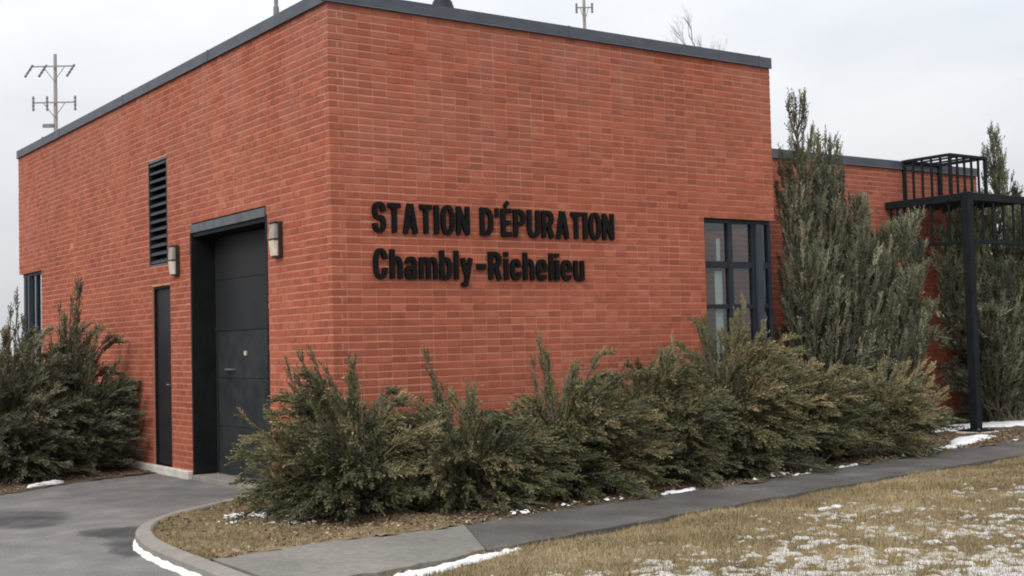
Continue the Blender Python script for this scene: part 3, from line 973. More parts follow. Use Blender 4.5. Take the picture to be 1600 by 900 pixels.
GL = {
    'S': (0.54, g_or(g_sub(g_ring(0, 0.54, 0.415, 1.02), g_rect(0.27, BIG, -BIG, 0.70)), g_sub(g_ring(0, 0.54, -0.02, 0.585), g_rect(-BIG, 0.27, 0.30, BIG)))),
    'T': (0.52, g_or(g_rect(0, 0.52, 0.83, 1), g_rect(0.26 - SW / 2, 0.26 + SW / 2, 0, 0.9))),
    'A': (0.62, g_or(g_line((0.09, -0.02), (0.285, 1.0), 0.19), g_line((0.53, -0.02), (0.335, 1.0), 0.19), g_rect(0.16, 0.46, 0.20, 0.345))),
    'I': (0.20, g_rect(0, 0.20, 0, 1)),
    'O': (0.58, g_ring(0, 0.58, -0.02, 1.02)),
    'N': (0.58, g_or(g_rect(0, 0.175, 0, 1), g_rect(0.405, 0.58, 0, 1), g_and(g_line((0.04, 1.06), (0.54, -0.06), 0.20), g_rect(0, 0.58, 0, 1)))),
    'D': (0.58, g_or(g_rect(0, SW, 0, 1), g_bowl(0.58, 0, 1))),
    "'": (0.17, g_line((0.09, 1.0), (0.07, 0.68), 0.15)),
    'E': (0.47, g_or(g_rect(0, SW, 0, 1), g_rect(0.1, 0.47, 0.835, 1), g_rect(0.1, 0.44, 0.425, 0.58), g_rect(0.1, 0.47, 0, 0.165))),
    'P': (0.55, g_or(g_rect(0, SW, 0, 1), g_bowl(0.55, 0.38, 1))),
    'R': (0.59, g_or(g_rect(0, SW, 0, 1), g_bowl(0.56, 0.42, 1), g_line((0.31, 0.50), (0.49, -0.01), 0.20))),
    'U': (0.58, g_or(g_and(g_ring(0, 0.58, -0.02, 0.72), g_rect(-BIG, BIG, -BIG, 0.35)), g_rect(0, SW, 0.34, 1), g_rect(0.58 - SW, 0.58, 0.34, 1))),
    'C': (0.57, g_sub(g_ring(0, 0.57, -0.02, 1.02), g_rect(0.30, BIG, 0.37, 0.65))),
    'h': (0.51, g_or(g_rect(0, 0.185, 0, 1), g_and(g_ring(0, 0.51, 0.05, 0.765, 0.185, 0.15), g_rect(-BIG, BIG, 0.42, BIG)), g_rect(0.325, 0.51, 0, 0.43))),
    'a': (0.50, g_or(g_ring(0, 0.45, -0.02, 0.46, 0.17, 0.13), g_rect(0.31, 0.49, 0, 0.54), g_sub(g_and(g_ring(0.02, 0.49, 0.28, 0.765, 0.18, 0.14), g_rect(-BIG, BIG, 0.52, BIG)), g_rect(-BIG, 0.0, -BIG, BIG)))),
    'm': (0.78, g_or(g_rect(0, 0.175, 0, 0.75), g_and(g_ring(0, 0.475, 0.05, 0.765, 0.175, 0.15), g_rect(-BIG, BIG, 0.42, BIG)), g_rect(0.30, 0.475, 0, 0.43),
                     g_and(g_ring(0.305, 0.78, 0.05, 0.765, 0.175, 0.15), g_rect(-BIG, BIG, 0.42, BIG)), g_rect(0.605, 0.78, 0, 0.43))),
    'b': (0.52, g_or(g_rect(0, 0.185, 0, 1), g_ring(0, 0.52, -0.02, 0.765, 0.185, 0.15))),
    'l': (0.19, g_rect(0, 0.19, 0, 1)),
    'i': (0.19, g_rect(0, 0.19, 0, 0.75)),
    'dot': (0.19, g_rect(0, 0.19, 0.84, 1)),
    'y': (0.52, g_or(g_line((0.09, 0.75), (0.275, 0.02), 0.18), g_line((0.435, 0.75), (0.21, -0.22), 0.175), g_rect(0.03, 0.24, -0.24, -0.10))),
    '-': (0.34, g_rect(0, 0.34, 0.36, 0.56)),
    'c': (0.48, g_sub(g_ring(0, 0.48, -0.02, 0.765, 0.185, 0.15), g_rect(0.25, BIG, 0.29, 0.47))),
    'e': (0.50, g_or(g_sub(g_ring(0, 0.50, -0.02, 0.765, 0.18, 0.14), g_rect(0.25, BIG, 0.20, 0.32)), g_and(g_rect(0.1, 0.50, 0.315, 0.43), g_blob(0, 0.50, -0.02, 0.765, 2.5)))),
    'u': (0.51, g_or(g_and(g_ring(0, 0.51, -0.02, 0.70, 0.185, 0.15), g_rect(-BIG, BIG, -BIG, 0.33)), g_rect(0, 0.185, 0.32, 0.75), g_rect(0.325, 0.51, 0, 0.75))),
}
GL['É'] = GL['E']
GL['accent'] = (0.47, g_line((0.17, 1.06), (0.33, 1.25), 0.14))


def glyph_mesh(ch, sx_, cap, depth=0.03, step=0.0175):
    """front face and edges of one letter, traced from its field; x to the right, z up, thickness along -y"""
    w, fn = GL[ch]
    xs = np.arange(-0.04, w + 0.06, step)
    ys = np.arange(-0.30, 1.34, step)
    Xg, Yg = np.meshgrid(xs, ys)
    Fv = fn(Xg, Yg) + 1e-6
    vs_, fs_ = [], []
    yf, yb = -depth - 0.003, -0.003

    def vert(p, y):
        vs_.append((p[0] * sx_ * cap, y, p[1] * cap))
        return len(vs_) - 1
    for j in range(len(ys) - 1):
        row = Fv[j:j + 2]
        if row.max() <= 0:
            continue
        i = 0
        while i < len(xs) - 1:
            c = [(xs[i], ys[j], Fv[j, i]), (xs[i + 1], ys[j], Fv[j, i + 1]), (xs[i + 1], ys[j + 1], Fv[j + 1, i + 1]), (xs[i], ys[j + 1], Fv[j + 1, i])]
            if all(q[2] > 0 for q in c):
                e = i + 1
                while e < len(xs) - 1 and Fv[j, e + 1] > 0 and Fv[j + 1, e + 1] > 0:
                    e += 1
                fs_.append([vert((xs[i], ys[j]), yf), vert((xs[e], ys[j]), yf), vert((xs[e], ys[j + 1]), yf), vert((xs[i], ys[j + 1]), yf)])
                i = e
                continue
            if any(q[2] > 0 for q in c):
                poly = []
                for k in range(4):
                    a_, b_ = c[k], c[(k + 1) % 4]
                    if a_[2] > 0:
                        poly.append((a_[0], a_[1], False))
                    if (a_[2] > 0) != (b_[2] > 0):
                        t = a_[2] / (a_[2] - b_[2])
                        poly.append((a_[0] + (b_[0] - a_[0]) * t, a_[1] + (b_[1] - a_[1]) * t, True))
                if len(poly) >= 3:
                    fs_.append([vert(q, yf) for q in poly])
                    for k in range(len(poly)):
                        p, q = poly[k], poly[(k + 1) % len(poly)]
                        if p[2] and q[2]:
                            fs_.append([vert(q, yf), vert(p, yf), vert(p, yb), vert(q, yb)])
            i += 1
    me = bpy.data.meshes.new('letter')
    me.from_pydata(vs_, [], fs_)
    me.materials.append(M['letter'])
    me.update()
    return me


def lettering(name, words, z, cap, label):
    root = empty(name, (words[0][1], 0, z))
    tag(root, label, 'sign')
    for text, xa, xb in words:
        gap = 0.10
        tot = sum(GL[c][0] for c in text) + gap * (len(text) - 1)
        sx_ = (xb - xa) / (tot * cap)
        x = xa - words[0][1]
        for c in text:
            o = bpy.data.objects.new('hyphen' if c == '-' else 'letter', glyph_mesh(c, sx_, cap))
            o.location = (x, 0, 0)
            link(o, root)
            for mark, owner in (('dot', 'i'), ('accent', 'É')):
                if c == owner:
                    link(bpy.data.objects.new(mark, glyph_mesh(mark, sx_, cap)), o)
            x += (GL[c][0] + gap) * sx_ * cap
    return root


lettering('wall_lettering', [('STATION', 0.43, 1.535), ("D'ÉPURATION", 1.665, 3.42)], 2.565, 0.285, "upper line of black wall letters reading STATION D'ÉPURATION")
lettering('wall_lettering', [('Chambly', 0.43, 1.56), ('-', 1.615, 1.72), ('Richelieu', 1.755, 2.99)], 2.12, 0.285, 'lower line of black wall letters reading Chambly-Richelieu')


# ------------------------------------------------------------------ wall lights
def wall_light(y, z, label):
    r = empty('wall_light', (0, y, z))
    tag(r, label, 'wall light', 'wall lights beside the garage door')
    MB().box(-0.048, 0.003, -0.085, 0.085, -0.18, 0.18).build('housing', 'bronze', r, bevel=0.006)
    MB().box(-0.09, -0.049, -0.075, 0.075, 0.165, 0.178).build('top_cap', 'bronze', r)
    for nm, mt, z0, z1, d0, d1 in (('lower_lens', 'lens', -0.165, -0.005, 0.072, 0.092), ('upper_lens', 'lens_grey', 0.008, 0.163, 0.088, 0.078)):
        mbw = MB()
        a = 0.068
        mbw.add([(-0.049, -a, z0), (-0.049, a, z0), (-d0, a * 0.9, z0), (-d0, -a * 0.9, z0), (-0.049, -a, z1), (-0.049, a, z1), (-d1, a * 0.9, z1), (-d1, -a * 0.9, z1)],
                [(0, 1, 2, 3), (7, 6, 5, 4), (3, 2, 6, 7), (0, 3, 7, 4), (2, 1, 5, 6)])
        mbw.build(nm, mt, r, bevel=0.006)
    MB().box(-0.097, -0.049, -0.072, 0.072, -0.004, 0.007).build('band', 'bronze', r)
    return r


wall_light(1.13, 2.57, 'cream and bronze wall light between the garage door and the building corner')
wall_light(3.95, 2.55, 'cream and bronze wall light between the louvre and the garage door')

# ------------------------------------------------------------------ roof mast and ventilator
r = empty('roof_mast', (0.16, 1.45, H - 0.006))
tag(r, 'grey metal mast rising from the parapet above the garage door', 'mast')
MB().tube([(0, 0, 0.02), (0, 0, 0.12), (0, 0, 1.6)], [0.024, 0.022, 0.016], 10).build('pole', 'galv', r)
MB().tube([(0, 0, 0.10), (0, 0, 0.19)], 0.03, 10).build('collar', 'hardware', r)
MB().box(-0.05, 0.05, -0.16, 0.06, 0.004, 0.05).build('base_plate', 'coping', r, bevel=0.01)
r = empty('roof_ventilator', (1.62, 0.52, H - 0.2))
tag(r, 'dark metal roof ventilator peeping over the front parapet', 'ventilator')
MB().tube([(0, 0, 0), (0, 0, 0.26), (0, 0, 0.33), (0, 0, 0.42)], [0.24, 0.22, 0.13, 0.10], 16).build('flashing', 'frame', r)
MB().tube([(0, 0, 0.42), (0, 0, 0.75)], 0.09, 16).build('stack', 'frame', r)
MB().tube([(0, 0, 0.75), (0, 0, 0.80), (0, 0, 0.92)], [0.2, 0.2, 0.03], 16).build('rain_cap', 'frame', r)

# ------------------------------------------------------------------ steel frame beside the wing
sf = empty('steel_frame', (10.02, 0.12, 0.0))
tag(sf, 'blue-black steel balcony frame with railings on posts beside the lower wing', 'steel frame')


def sbar(name, a, b, w=0.06, h=0.06, parent=sf, mat='steel'):
    a, b = Vector(a), Vector(b)
    d = b - a
    x0, x1 = sorted((a.x, b.x)); y0, y1 = sorted((a.y, b.y)); z0, z1 = sorted((a.z, b.z))
    if abs(d.z) > max(abs(d.x), abs(d.y)):
        return MB().box(x0 - w / 2, x1 + w / 2, y0 - h / 2, y1 + h / 2, z0, z1).build(name, mat, parent, bevel=0.004)
    if abs(d.x) > abs(d.y):
        return MB().box(x0, x1, y0 - w / 2, y1 + w / 2, z0 - h / 2, z1 + h / 2).build(name, mat, parent, bevel=0.004)
    return MB().box(x0 - w / 2, x1 + w / 2, y0, y1, z0 - h / 2, z1 + h / 2).build(name, mat, parent, bevel=0.004)


ZB, ZL = 3.37, 2.74
sbar('post', (0, 0, 0.11), (0, 0, ZB + 0.06), 0.12, 0.12)
sbar('post', (0, 0.93, 0.05), (0, 0.93, ZB - 0.056), 0.10, 0.10)
sbar('post', (3.2, 0, 0.05), (3.2, 0, ZB - 0.056), 0.12, 0.12)
MB().box(-0.17, 0.17, -0.17, 0.17, 0.085, 0.109).build('base_plate', 'steel', sf, bevel=0.004)
for q in ((-0.12, -0.12), (0.12, -0.12), (-0.12, 0.12), (0.12, 0.12)):
    MB().tube([(q[0], q[1], 0.108), (q[0], q[1], 0.135)], 0.016, 6).build('bolt', 'galv', sf)
MB().box(-0.2, 0.24, -0.2, 0.2, -0.03, 0.084).build('footing', 'ledge', sf, bevel=0.012)
sbar('beam', (0.08, 0, ZB), (3.4, 0, ZB), 0.08, 0.11)
sbar('beam', (0, 0.08, ZB), (0, 1.372, ZB), 0.08, 0.11)
sbar('beam', (1.38, 0.06, ZB), (1.38, 1.37, ZB), 0.06, 0.08)
sbar('lower_rail', (0.08, 0, ZL), (3.11, 0, ZL), 0.055, 0.065)
sbar('lower_rail', (0, 0.08, ZL), (0, 0.86, ZL), 0.045, 0.05)
for k, xx in enumerate(np.arange(0.36, 3.1, 0.245)):
    sbar('picket', (xx, 0, ZL + 0.038), (xx, 0, ZB - 0.056), 0.05 if k % 3 == 1 else 0.028, 0.026)
for yy in (0.30, 0.60, 1.06, 1.18, 1.30):
    sbar('picket', (0, yy, ZL + 0.02), (0, yy, ZB - 0.056), 0.03, 0.03)
# guard cage on top
cx, cy, cw, cd, ct = 0.42, 0.55, 0.86, 0.80, 4.06
for q in ((0, 0), (cw, 0), (0, cd), (cw, cd)):
    sbar('cage_post', (cx + q[0], cy + q[1], ZB + 0.056), (cx + q[0], cy + q[1], ct - 0.024), 0.045, 0.045)
sbar('top_rail', (cx - 0.03, cy, ct), (cx + cw + 0.03, cy, ct), 0.05, 0.045)
sbar('top_rail', (cx - 0.03, cy + cd, ct), (cx + cw + 0.03, cy + cd, ct), 0.05, 0.045)
sbar('top_rail', (cx, cy + 0.031, ct + 0.002), (cx, cy + cd - 0.031, ct + 0.002), 0.05, 0.045)
sbar('top_rail', (cx + cw, cy + 0.031, ct + 0.002), (cx + cw, cy + cd - 0.031, ct + 0.002), 0.05, 0.045)
for k in range(1, 3):
    sbar('cross_bar', (cx + cw * k / 3, cy + 0.031, ct), (cx + cw * k / 3, cy + cd - 0.031, ct), 0.03, 0.025)
for k in range(1, 5):
    t = k / 5
    sbar('cage_bar', (cx, cy + cd * t, ZB + 0.056), (cx, cy + cd * t, ct - 0.024), 0.03, 0.03)
    sbar('cage_bar', (cx + cw * t, cy, ZB + 0.056), (cx + cw * t, cy, ct - 0.024), 0.03, 0.03)
for yy in np.arange(0.10, 1.36, 0.155):          # open grating planks
    MB().box(0.06, 1.34, yy, yy + 0.10, ZB + 0.03, ZB + 0.055).build('deck_plank', 'steel', sf)


# ------------------------------------------------------------------ junipers
def spray_tris(P, D, Ln, nb, wid, tint, spread=0.75, blade=0.36):
    """feathery sprays: a twig with alternate scale-leaf blades, all triangles"""
    n = len(P)
    rv = unit(rng.normal(size=(n, 3)))
    Sd = unit(np.cross(D, rv))
    Nn = np.cross(D, Sd)
    T, C = [], []
    for j in range(nb):
        t = (j + 0.6) / nb * 0.92
        sg = 1.0 if j % 2 == 0 else -1.0
        ang = spread * (1.0 - 0.45 * t) * rng.uniform(0.75, 1.25, (n, 1))
        lift = rng.normal(0, 0.35, (n, 1))
        side = unit(Sd * sg + Nn * lift)
        bd = unit(D * np.cos(ang) + side * np.sin(ang))
        bl = (Ln * blade * (1.0 - 0.55 * t) * rng.uniform(0.7, 1.3, n))[:, None]
        base = P + D * (Ln * t)[:, None]
        pw = unit(np.cross(bd, unit(rng.normal(size=(n, 3))))) * wid * rng.uniform(0.7, 1.2, (n, 1))
        mid = base + bd * bl * 0.35
        T.append(np.stack([mid - pw, mid + pw, base + bd * bl], 1))
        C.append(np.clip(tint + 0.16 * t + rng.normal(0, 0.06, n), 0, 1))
        T.append(np.stack([mid - pw, base, mid + pw], 1))
        C.append(C[-1])
    pw = unit(np.cross(D, rv)) * wid * 0.8
    T.append(np.stack([P - pw, P + pw, P + D * Ln[:, None] * 1.08], 1))
    C.append(np.clip(tint + 0.1, 0, 1))
    return np.concatenate(T), np.concatenate(C)


def bez(B, Cc, E, t):
    t = t[:, None]
    return (1 - t) ** 2 * B + 2 * t * (1 - t) * Cc + t ** 2 * E


def bez_d(B, Cc, E, t):
    t = t[:, None]
    return unit(2 * (1 - t) * (Cc - B) + 2 * t * (E - Cc))


def juniper(name, base, label, cat, group, branches, mat, spray_len=(0.10, 0.22), dens=34, nb=7, wid=0.006, tint_mu=0.45,
            start=0.22, flare=0.55, bark='bark', up=0.0, puff=0.05):
    """branches: list of (B, control, E, tint) curves in local coordinates."""
    root = empty(name, base)
    tag(root, label, cat, group)
    wood = MB()
    TT, CC = [], []
    for (B, Cc, E, tn) in branches:
        B, Cc, E = (np.array(v, float) for v in (B, Cc, E))
        L = np.linalg.norm(Cc - B) + np.linalg.norm(E - Cc)
        tt = np.linspace(0, 1, 6)
        pts = bez(B, Cc, E, tt)
        r0 = 0.006 + 0.008 * min(L, 2.0)
        wood.tube(pts, [r0 * (1 - 0.85 * t) + 0.0015 for t in tt], 4, cap=False)
        m = max(4, int(L * dens))
        t = start + (1 - start) * rng.uniform(0, 1, m) ** 0.8
        t = np.append(t, [0.97, 0.99, 1.0])
        P = bez(B, Cc, E, t)
        D = bez_d(B, Cc, E, t)
        out = unit(rng.normal(size=P.shape))
        out -= D * (out * D).sum(1, keepdims=True)
        fl = flare * (1.05 - 0.75 * t)[:, None]
        Dd = unit(D + out * fl + np.array([0, 0, up]))
        P = P + out * puff * rng.uniform(0, 1, (len(t), 1)) * (1 - 0.7 * t)[:, None]
        ln = rng.uniform(*spray_len, len(t)) * (1.1 - 0.35 * t)
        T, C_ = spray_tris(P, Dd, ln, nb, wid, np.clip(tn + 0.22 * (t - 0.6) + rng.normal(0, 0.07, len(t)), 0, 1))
        TT.append(T)
        CC.append(C_)
    wood.build('stems', bark, root)
    tri_mesh('foliage', np.concatenate(TT), np.concatenate(CC), mat, root)
    return root


def spreading(rx, ry, rz, n, lean=(0, 0), tint=0.42, spread_z=1.0, extra=(), lowest=0.03, sp=(0, 0.12)):
    br = []
    per = 6
    for i in range(n):
        if i % per == 0:                                     # a limb; its branchlets end in one clump
            az0 = rng.uniform(0, 2 * math.pi)
            sz0 = rng.uniform(lowest, 1.0) ** spread_z
            s0 = rng.uniform(0.60, 1.10)
            tn0 = rng.normal(0, 0.10)
        az = az0 + rng.normal(0, 0.17)
        sz = min(1.0, max(lowest, sz0 + rng.normal(0, 0.08)))
        rr = math.sqrt(max(0.0, 1 - sz * sz)) ** 0.8
        s = s0 * rng.uniform(0.72, 1.06)
        E = np.array([rx * rr * math.cos(az) * s + lean[0] * sz, ry * rr * math.sin(az) * s + lean[1] * sz, max(0.05, rz * sz * s)])
        B = np.array([rng.normal(0, 0.10), rng.normal(0, 0.10), -0.03])
        Cc = np.array([E[0] * 0.50, E[1] * 0.50, E[2] * 0.88 + rng.uniform(0.05, 0.20)])
        br.append((B, Cc, E, tint - 0.15 + tn0 + rng.normal(0, 0.09) + 0.22 * sz))  # tint rises with height: bronzed tops, plus shade painted into the lower branches
    for (E, tn) in extra:
        E = np.array(E, float)
        br.append((np.zeros(3), np.array([E[0] * 0.45, E[1] * 0.45, E[2] * 0.42]), E, tn))
        for k in range(5):
            j = rng.normal(0, 0.08, 3)
            f = rng.uniform(0.70, 0.95)
            br.append((np.zeros(3), np.array([E[0] * 0.45, E[1] * 0.45, E[2] * 0.42]) + j, E * f + j, tn - 0.05))
    return br


HG = 'spreading junipers of the front hedge'
hedge = [
    ((-0.24, -0.86), (1.02, 1.0, 1.12), 440, (-0.02, 0.0), 0.36, [((-0.44, 0.12, 1.30), 0.33), ((-1.02, 0.0, 0.86), 0.5), ((-1.08, -0.1, 0.55), 0.45)],
     'olive spreading juniper at the left end of the hedge, covering the building corner'),
    ((0.72, -1.12), (1.1, 1.02, 0.98), 420, (0.05, 0.0), 0.38, [((-0.12, 0.45, 1.30), 0.22)],
     'low spreading juniper below the word STATION'),
    ((1.82, -1.02), (1.08, 1.0, 1.24), 430, (0.22, 0.0), 0.42, [((-0.12, 0.1, 1.40), 0.5)],
     'bronze-tipped spreading juniper below the lettering, right of its midpoint'),
    ((2.98, -0.98), (1.08, 0.98, 1.22), 430, (0.25, 0.0), 0.41, [((0.45, 0.1, 1.34), 0.55)],
     'spreading juniper under the blank brick between lettering and corner window'),
    ((4.10, -0.94), (1.02, 0.95, 1.52), 440, (0.28, 0.0), 0.41, [((0.42, 0.1, 1.80), 0.62), ((-0.15, 0.1, 1.56), 0.35), ((0.62, 0.0, 1.5), 0.6)],
     'tallest hedge juniper, rising in front of the corner window'),
    ((5.28, -0.88), (1.06, 0.9, 1.02), 400, (0.22, 0.0), 0.41, [((0.1, 0.1, 1.10), 0.6), ((-0.3, 0, 1.15), 0.55)],
     'bronze spreading juniper right of the corner window, before the upright juniper'),
    ((6.48, -0.84), (1.08, 0.85, 0.92), 400, (0.22, 0.0), 0.43, [((1.35, 0.05, 0.98), 0.66), ((0.95, 0.1, 1.02), 0.6), ((1.35, -0.1, 0.58), 0.6), ((0.5, 0.1, 1.05), 0.6)],
     'rightmost hedge juniper with long shoots pointing at the steel post'),
]
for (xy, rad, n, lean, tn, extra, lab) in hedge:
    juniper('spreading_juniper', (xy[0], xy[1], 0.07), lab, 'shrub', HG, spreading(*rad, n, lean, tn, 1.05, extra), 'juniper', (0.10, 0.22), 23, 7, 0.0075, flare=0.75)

LG = 'dark junipers beside the side door'
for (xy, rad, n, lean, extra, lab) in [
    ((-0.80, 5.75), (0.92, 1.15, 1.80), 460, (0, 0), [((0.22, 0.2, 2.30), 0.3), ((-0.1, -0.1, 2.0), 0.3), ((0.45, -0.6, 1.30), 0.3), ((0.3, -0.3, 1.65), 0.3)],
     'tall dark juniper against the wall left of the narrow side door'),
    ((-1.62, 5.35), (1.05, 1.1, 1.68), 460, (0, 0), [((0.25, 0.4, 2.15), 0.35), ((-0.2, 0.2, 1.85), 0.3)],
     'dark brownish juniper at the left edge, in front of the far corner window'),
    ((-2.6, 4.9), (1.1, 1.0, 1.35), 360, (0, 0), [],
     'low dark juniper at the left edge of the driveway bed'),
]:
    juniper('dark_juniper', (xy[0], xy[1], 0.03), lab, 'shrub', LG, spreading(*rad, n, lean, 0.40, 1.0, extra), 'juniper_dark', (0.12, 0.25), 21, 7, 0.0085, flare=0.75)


def upright(leaders, tint=0.45):
    """leaders: (tip xyz, lean radius) – each a steep stem with ascending side branches"""
    br = []
    for (tip, rad, nbr, *arch) in leaders:
        tip = np.array(tip, float)
        ca = arch[0] if arch else 0.75
        B = np.array([tip[0] * 0.12, tip[1] * 0.12, 0.0])
        Cc = np.array([tip[0] * ca, tip[1] * ca, tip[2] * 0.45])
        br.append((B, Cc, tip, tint))
        for k in range(nbr):
            t = np.array([rng.uniform(0.10, 0.93)])
            P = bez(B, Cc, tip, t)[0]
            az = rng.uniform(0, 2 * math.pi)
            r_ = rad * (1.0 - t[0]) ** 0.7 * rng.uniform(0.4, 1.15) + 0.05
            ln = rng.uniform(0.5, 1.0) * (1.0 - 0.55 * t[0])
            E = P + np.array([r_ * math.cos(az), r_ * math.sin(az), ln])
            E[2] = min(E[2], tip[2] * 0.985)
            Cq = P + np.array([r_ * math.cos(az) * 0.75, r_ * math.sin(az) * 0.75, ln * 0.35])
            br.append((P, Cq, E, tint + rng.normal(0, 0.20)))
    return br


UG = 'upright grey-green junipers by the wing'
lead = [((-0.36, 0.0, 4.42), 0.50, 130), ((0.36, 0.15, 3.98), 0.48, 120), ((-0.66, -0.1, 3.2), 0.50, 90), ((0.0, -0.2, 3.45), 0.55, 110),
        ((0.70, -0.05, 3.15), 0.5, 100), ((1.05, 0.25, 3.0), 0.5, 100), ((-0.66, -0.35, 2.5), 0.5, 90), ((0.35, -0.4, 2.7), 0.5, 100), ((1.40, 0.1, 2.75), 0.45, 90, 0.62),
        ((0.75, -0.35, 2.4), 0.5, 90), ((1.80, 0.0, 2.85), 0.40, 80, 0.5), ((2.05, -0.05, 3.0), 0.30, 60, 0.45), ((1.2, -0.3, 1.9), 0.45, 70), ((-0.3, -0.45, 1.9), 0.5, 70), ((1.6, -0.2, 2.2), 0.42, 80, 0.65), ((1.35, -0.4, 1.6), 0.42, 60), ((2.0, -0.1, 2.3), 0.42, 90, 0.65), ((2.1, -0.15, 1.75), 0.4, 80, 0.7), ((1.8, -0.35, 1.4), 0.4, 60, 0.7), ((2.3, 0.1, 2.6), 0.34, 70, 0.55)]
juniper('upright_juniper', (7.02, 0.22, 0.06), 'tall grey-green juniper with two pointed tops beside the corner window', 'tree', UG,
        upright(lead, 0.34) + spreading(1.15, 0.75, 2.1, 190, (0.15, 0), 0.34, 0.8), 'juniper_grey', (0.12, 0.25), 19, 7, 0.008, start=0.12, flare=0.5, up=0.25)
lead2 = [((0.1, 0.0, 4.55), 0.40, 95), ((0.55, 0.1, 3.85), 0.45, 90), ((-0.35, 0.1, 3.5), 0.45, 90), ((0.2, -0.35, 3.3), 0.5, 90), ((-0.75, -0.05, 3.2), 0.48, 100), ((0.95, -0.1, 3.3), 0.45, 80),
         ((-1.05, -0.1, 3.1), 0.5, 120), ((-0.5, -0.45, 2.4), 0.5, 90), ((0.4, -0.5, 2.2), 0.5, 80), ((-1.25, 0.0, 2.9), 0.45, 110), ((-0.9, -0.5, 1.7), 0.45, 80), ((1.3, -0.2, 2.6), 0.5, 80)]
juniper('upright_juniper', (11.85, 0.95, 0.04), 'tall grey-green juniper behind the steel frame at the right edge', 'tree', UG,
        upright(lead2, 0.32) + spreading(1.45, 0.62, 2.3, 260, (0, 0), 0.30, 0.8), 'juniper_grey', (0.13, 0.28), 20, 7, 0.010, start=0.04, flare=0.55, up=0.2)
juniper('thin_juniper', (-1.15, 14.6, 0.0), 'thin dark twiggy juniper against the sky at the left edge', 'tree', None,
        upright([((-0.35, 0, 3.1), 0.30, 18), ((0.25, 0.1, 2.5), 0.30, 16), ((-0.9, 0.1, 2.6), 0.3, 16)], 0.3), 'juniper_dark', (0.12, 0.24), 18, 6, 0.010, start=0.2, flare=0.5)

# ------------------------------------------------------------------ background: poles and a bare tree


def utility_pole(base, top, arms, label, yaw=0.0):
    r_ = empty('utility_pole', base, yaw)
    tag(r_, label, 'utility pole', 'utility poles beyond the roof')
    MB().tube([(0, 0, -0.2), (0, 0, top)], [0.12, 0.055], 10).build('pole', 'pole', r_)
    for (z, half, drop, nst) in arms:
        MB().box(-half, half, -0.15, -0.11, z - 0.02, z + 0.02).build('crossarm', 'galv', r_)
        for s in (-1, 1):
            MB().tube([(s * half * 0.5, -0.13, z - 0.03), (0, -0.11, z - 0.5)], 0.014, 5).build('brace', 'galv', r_)
        for k in range(nst):
            x = -half + 2 * half * k / (nst - 1) if nst > 1 else half
            if nst == 3 and k == 1:
                x = -half * 0.34
            pts, rad = [], []
            for q in range(9):
                f = q / 8
                pts.append((x - drop[0] * f, -0.13, z + drop[1] * (1 - f) - drop[2] * f))
                rad.append(0.048 if q % 2 else 0.03)
            MB().tube(pts, rad, 8).build('insulator', 'hardware', r_)
    return r_


utility_pole((6.7, 32.8, 0), 11.62, [(11.18, 0.70, (0.28, 0.06, 0.36), 3), (9.95, 0.70, (0.0, 0.22, 0.28), 3)], 'wooden utility pole with two crossarms above the left end of the roof', -0.6)
MB_t = MB().box(-0.42, -0.02, -0.08, 0.0, 9.12, 9.24).tube([(-0.48, -0.05, 8.55), (-0.40, -0.05, 8.8)], 0.06, 6)
MB_t.build('bracket', 'hardware', [o for o in bpy.data.objects if o.name == 'utility_pole'][0])
utility_pole((22.95, 24.4, 0), 13.9, [(13.42, 0.28, (0.0, 0.16, 0.2), 2)], 'slim utility pole above the middle of the front parapet', -0.6)

# bare tree
bt = empty('bare_tree', (25.9, 21.7, 1.5))
tag(bt, 'bare leafless tree top behind the right half of the front parapet', 'tree')
trunk, twigs = MB(), MB()
trunk.tube([(0, 0, -1.75), (0.1, 0, 4), (0, 0.1, 7.5), (0.1, 0, 10.2)], [0.22, 0.16, 0.1, 0.05], 8)


trng = np.random.default_rng(21)


def grow(p, d, ln, rad, depth):
    q = p + d * ln
    m_ = p + d * ln * 0.5 + Vector(trng.normal(0, 0.05 * ln, 3))
    twigs.tube([p, m_, q], [rad, rad * 0.8, rad * 0.55], 4, cap=False)
    if depth == 0:
        return
    for k in range(3):
        nd = (d + Vector(trng.normal(0, 0.38, 3)) + Vector((0, 0, 0.16))).normalized()
        grow(p + d * ln * trng.uniform(0.5, 1.0), nd, ln * trng.uniform(0.6, 0.82), rad * 0.55, depth - 1)


for k in range(9):
    az = trng.uniform(0, 6.28)
    zz = trng.uniform(6.5, 10.0)
    grow(Vector((0, 0, zz)), Vector((0.55 * math.cos(az), 0.55 * math.sin(az), 0.8)).normalized(), trng.uniform(0.75, 1.1), 0.02, 3)
trunk.build('trunk', 'bark_grey', bt)
twigs.build('crown', 'bark_grey', bt)

# ------------------------------------------------------------------ grass, litter, snow


def blades(X, Y, Z, hmin, hmax, w, tint, lean=0.9):
    n = len(X)
    P = np.stack([X, Y, Z], -1)
    az = rng.uniform(0, 2 * np.pi, n)
    D = np.stack([np.cos(az) * lean * rng.uniform(0, 1, n), np.sin(az) * lean * rng.uniform(0, 1, n), np.ones(n)], -1)
    D = unit(D) * rng.uniform(hmin, hmax, n)[:, None]
    s = np.stack([-np.sin(az), np.cos(az), np.zeros(n)], -1) * w * rng.uniform(0.6, 1.3, n)[:, None]
    return np.stack([P - s, P + s, P + D], 1), tint


def scatter(n, x0, x1, y0, y1, poly):
    X = rng.uniform(x0, x1, n)
    Y = rng.uniform(y0, y1, n)
    k = in_poly(X, Y, poly)
    return X[k], Y[k]


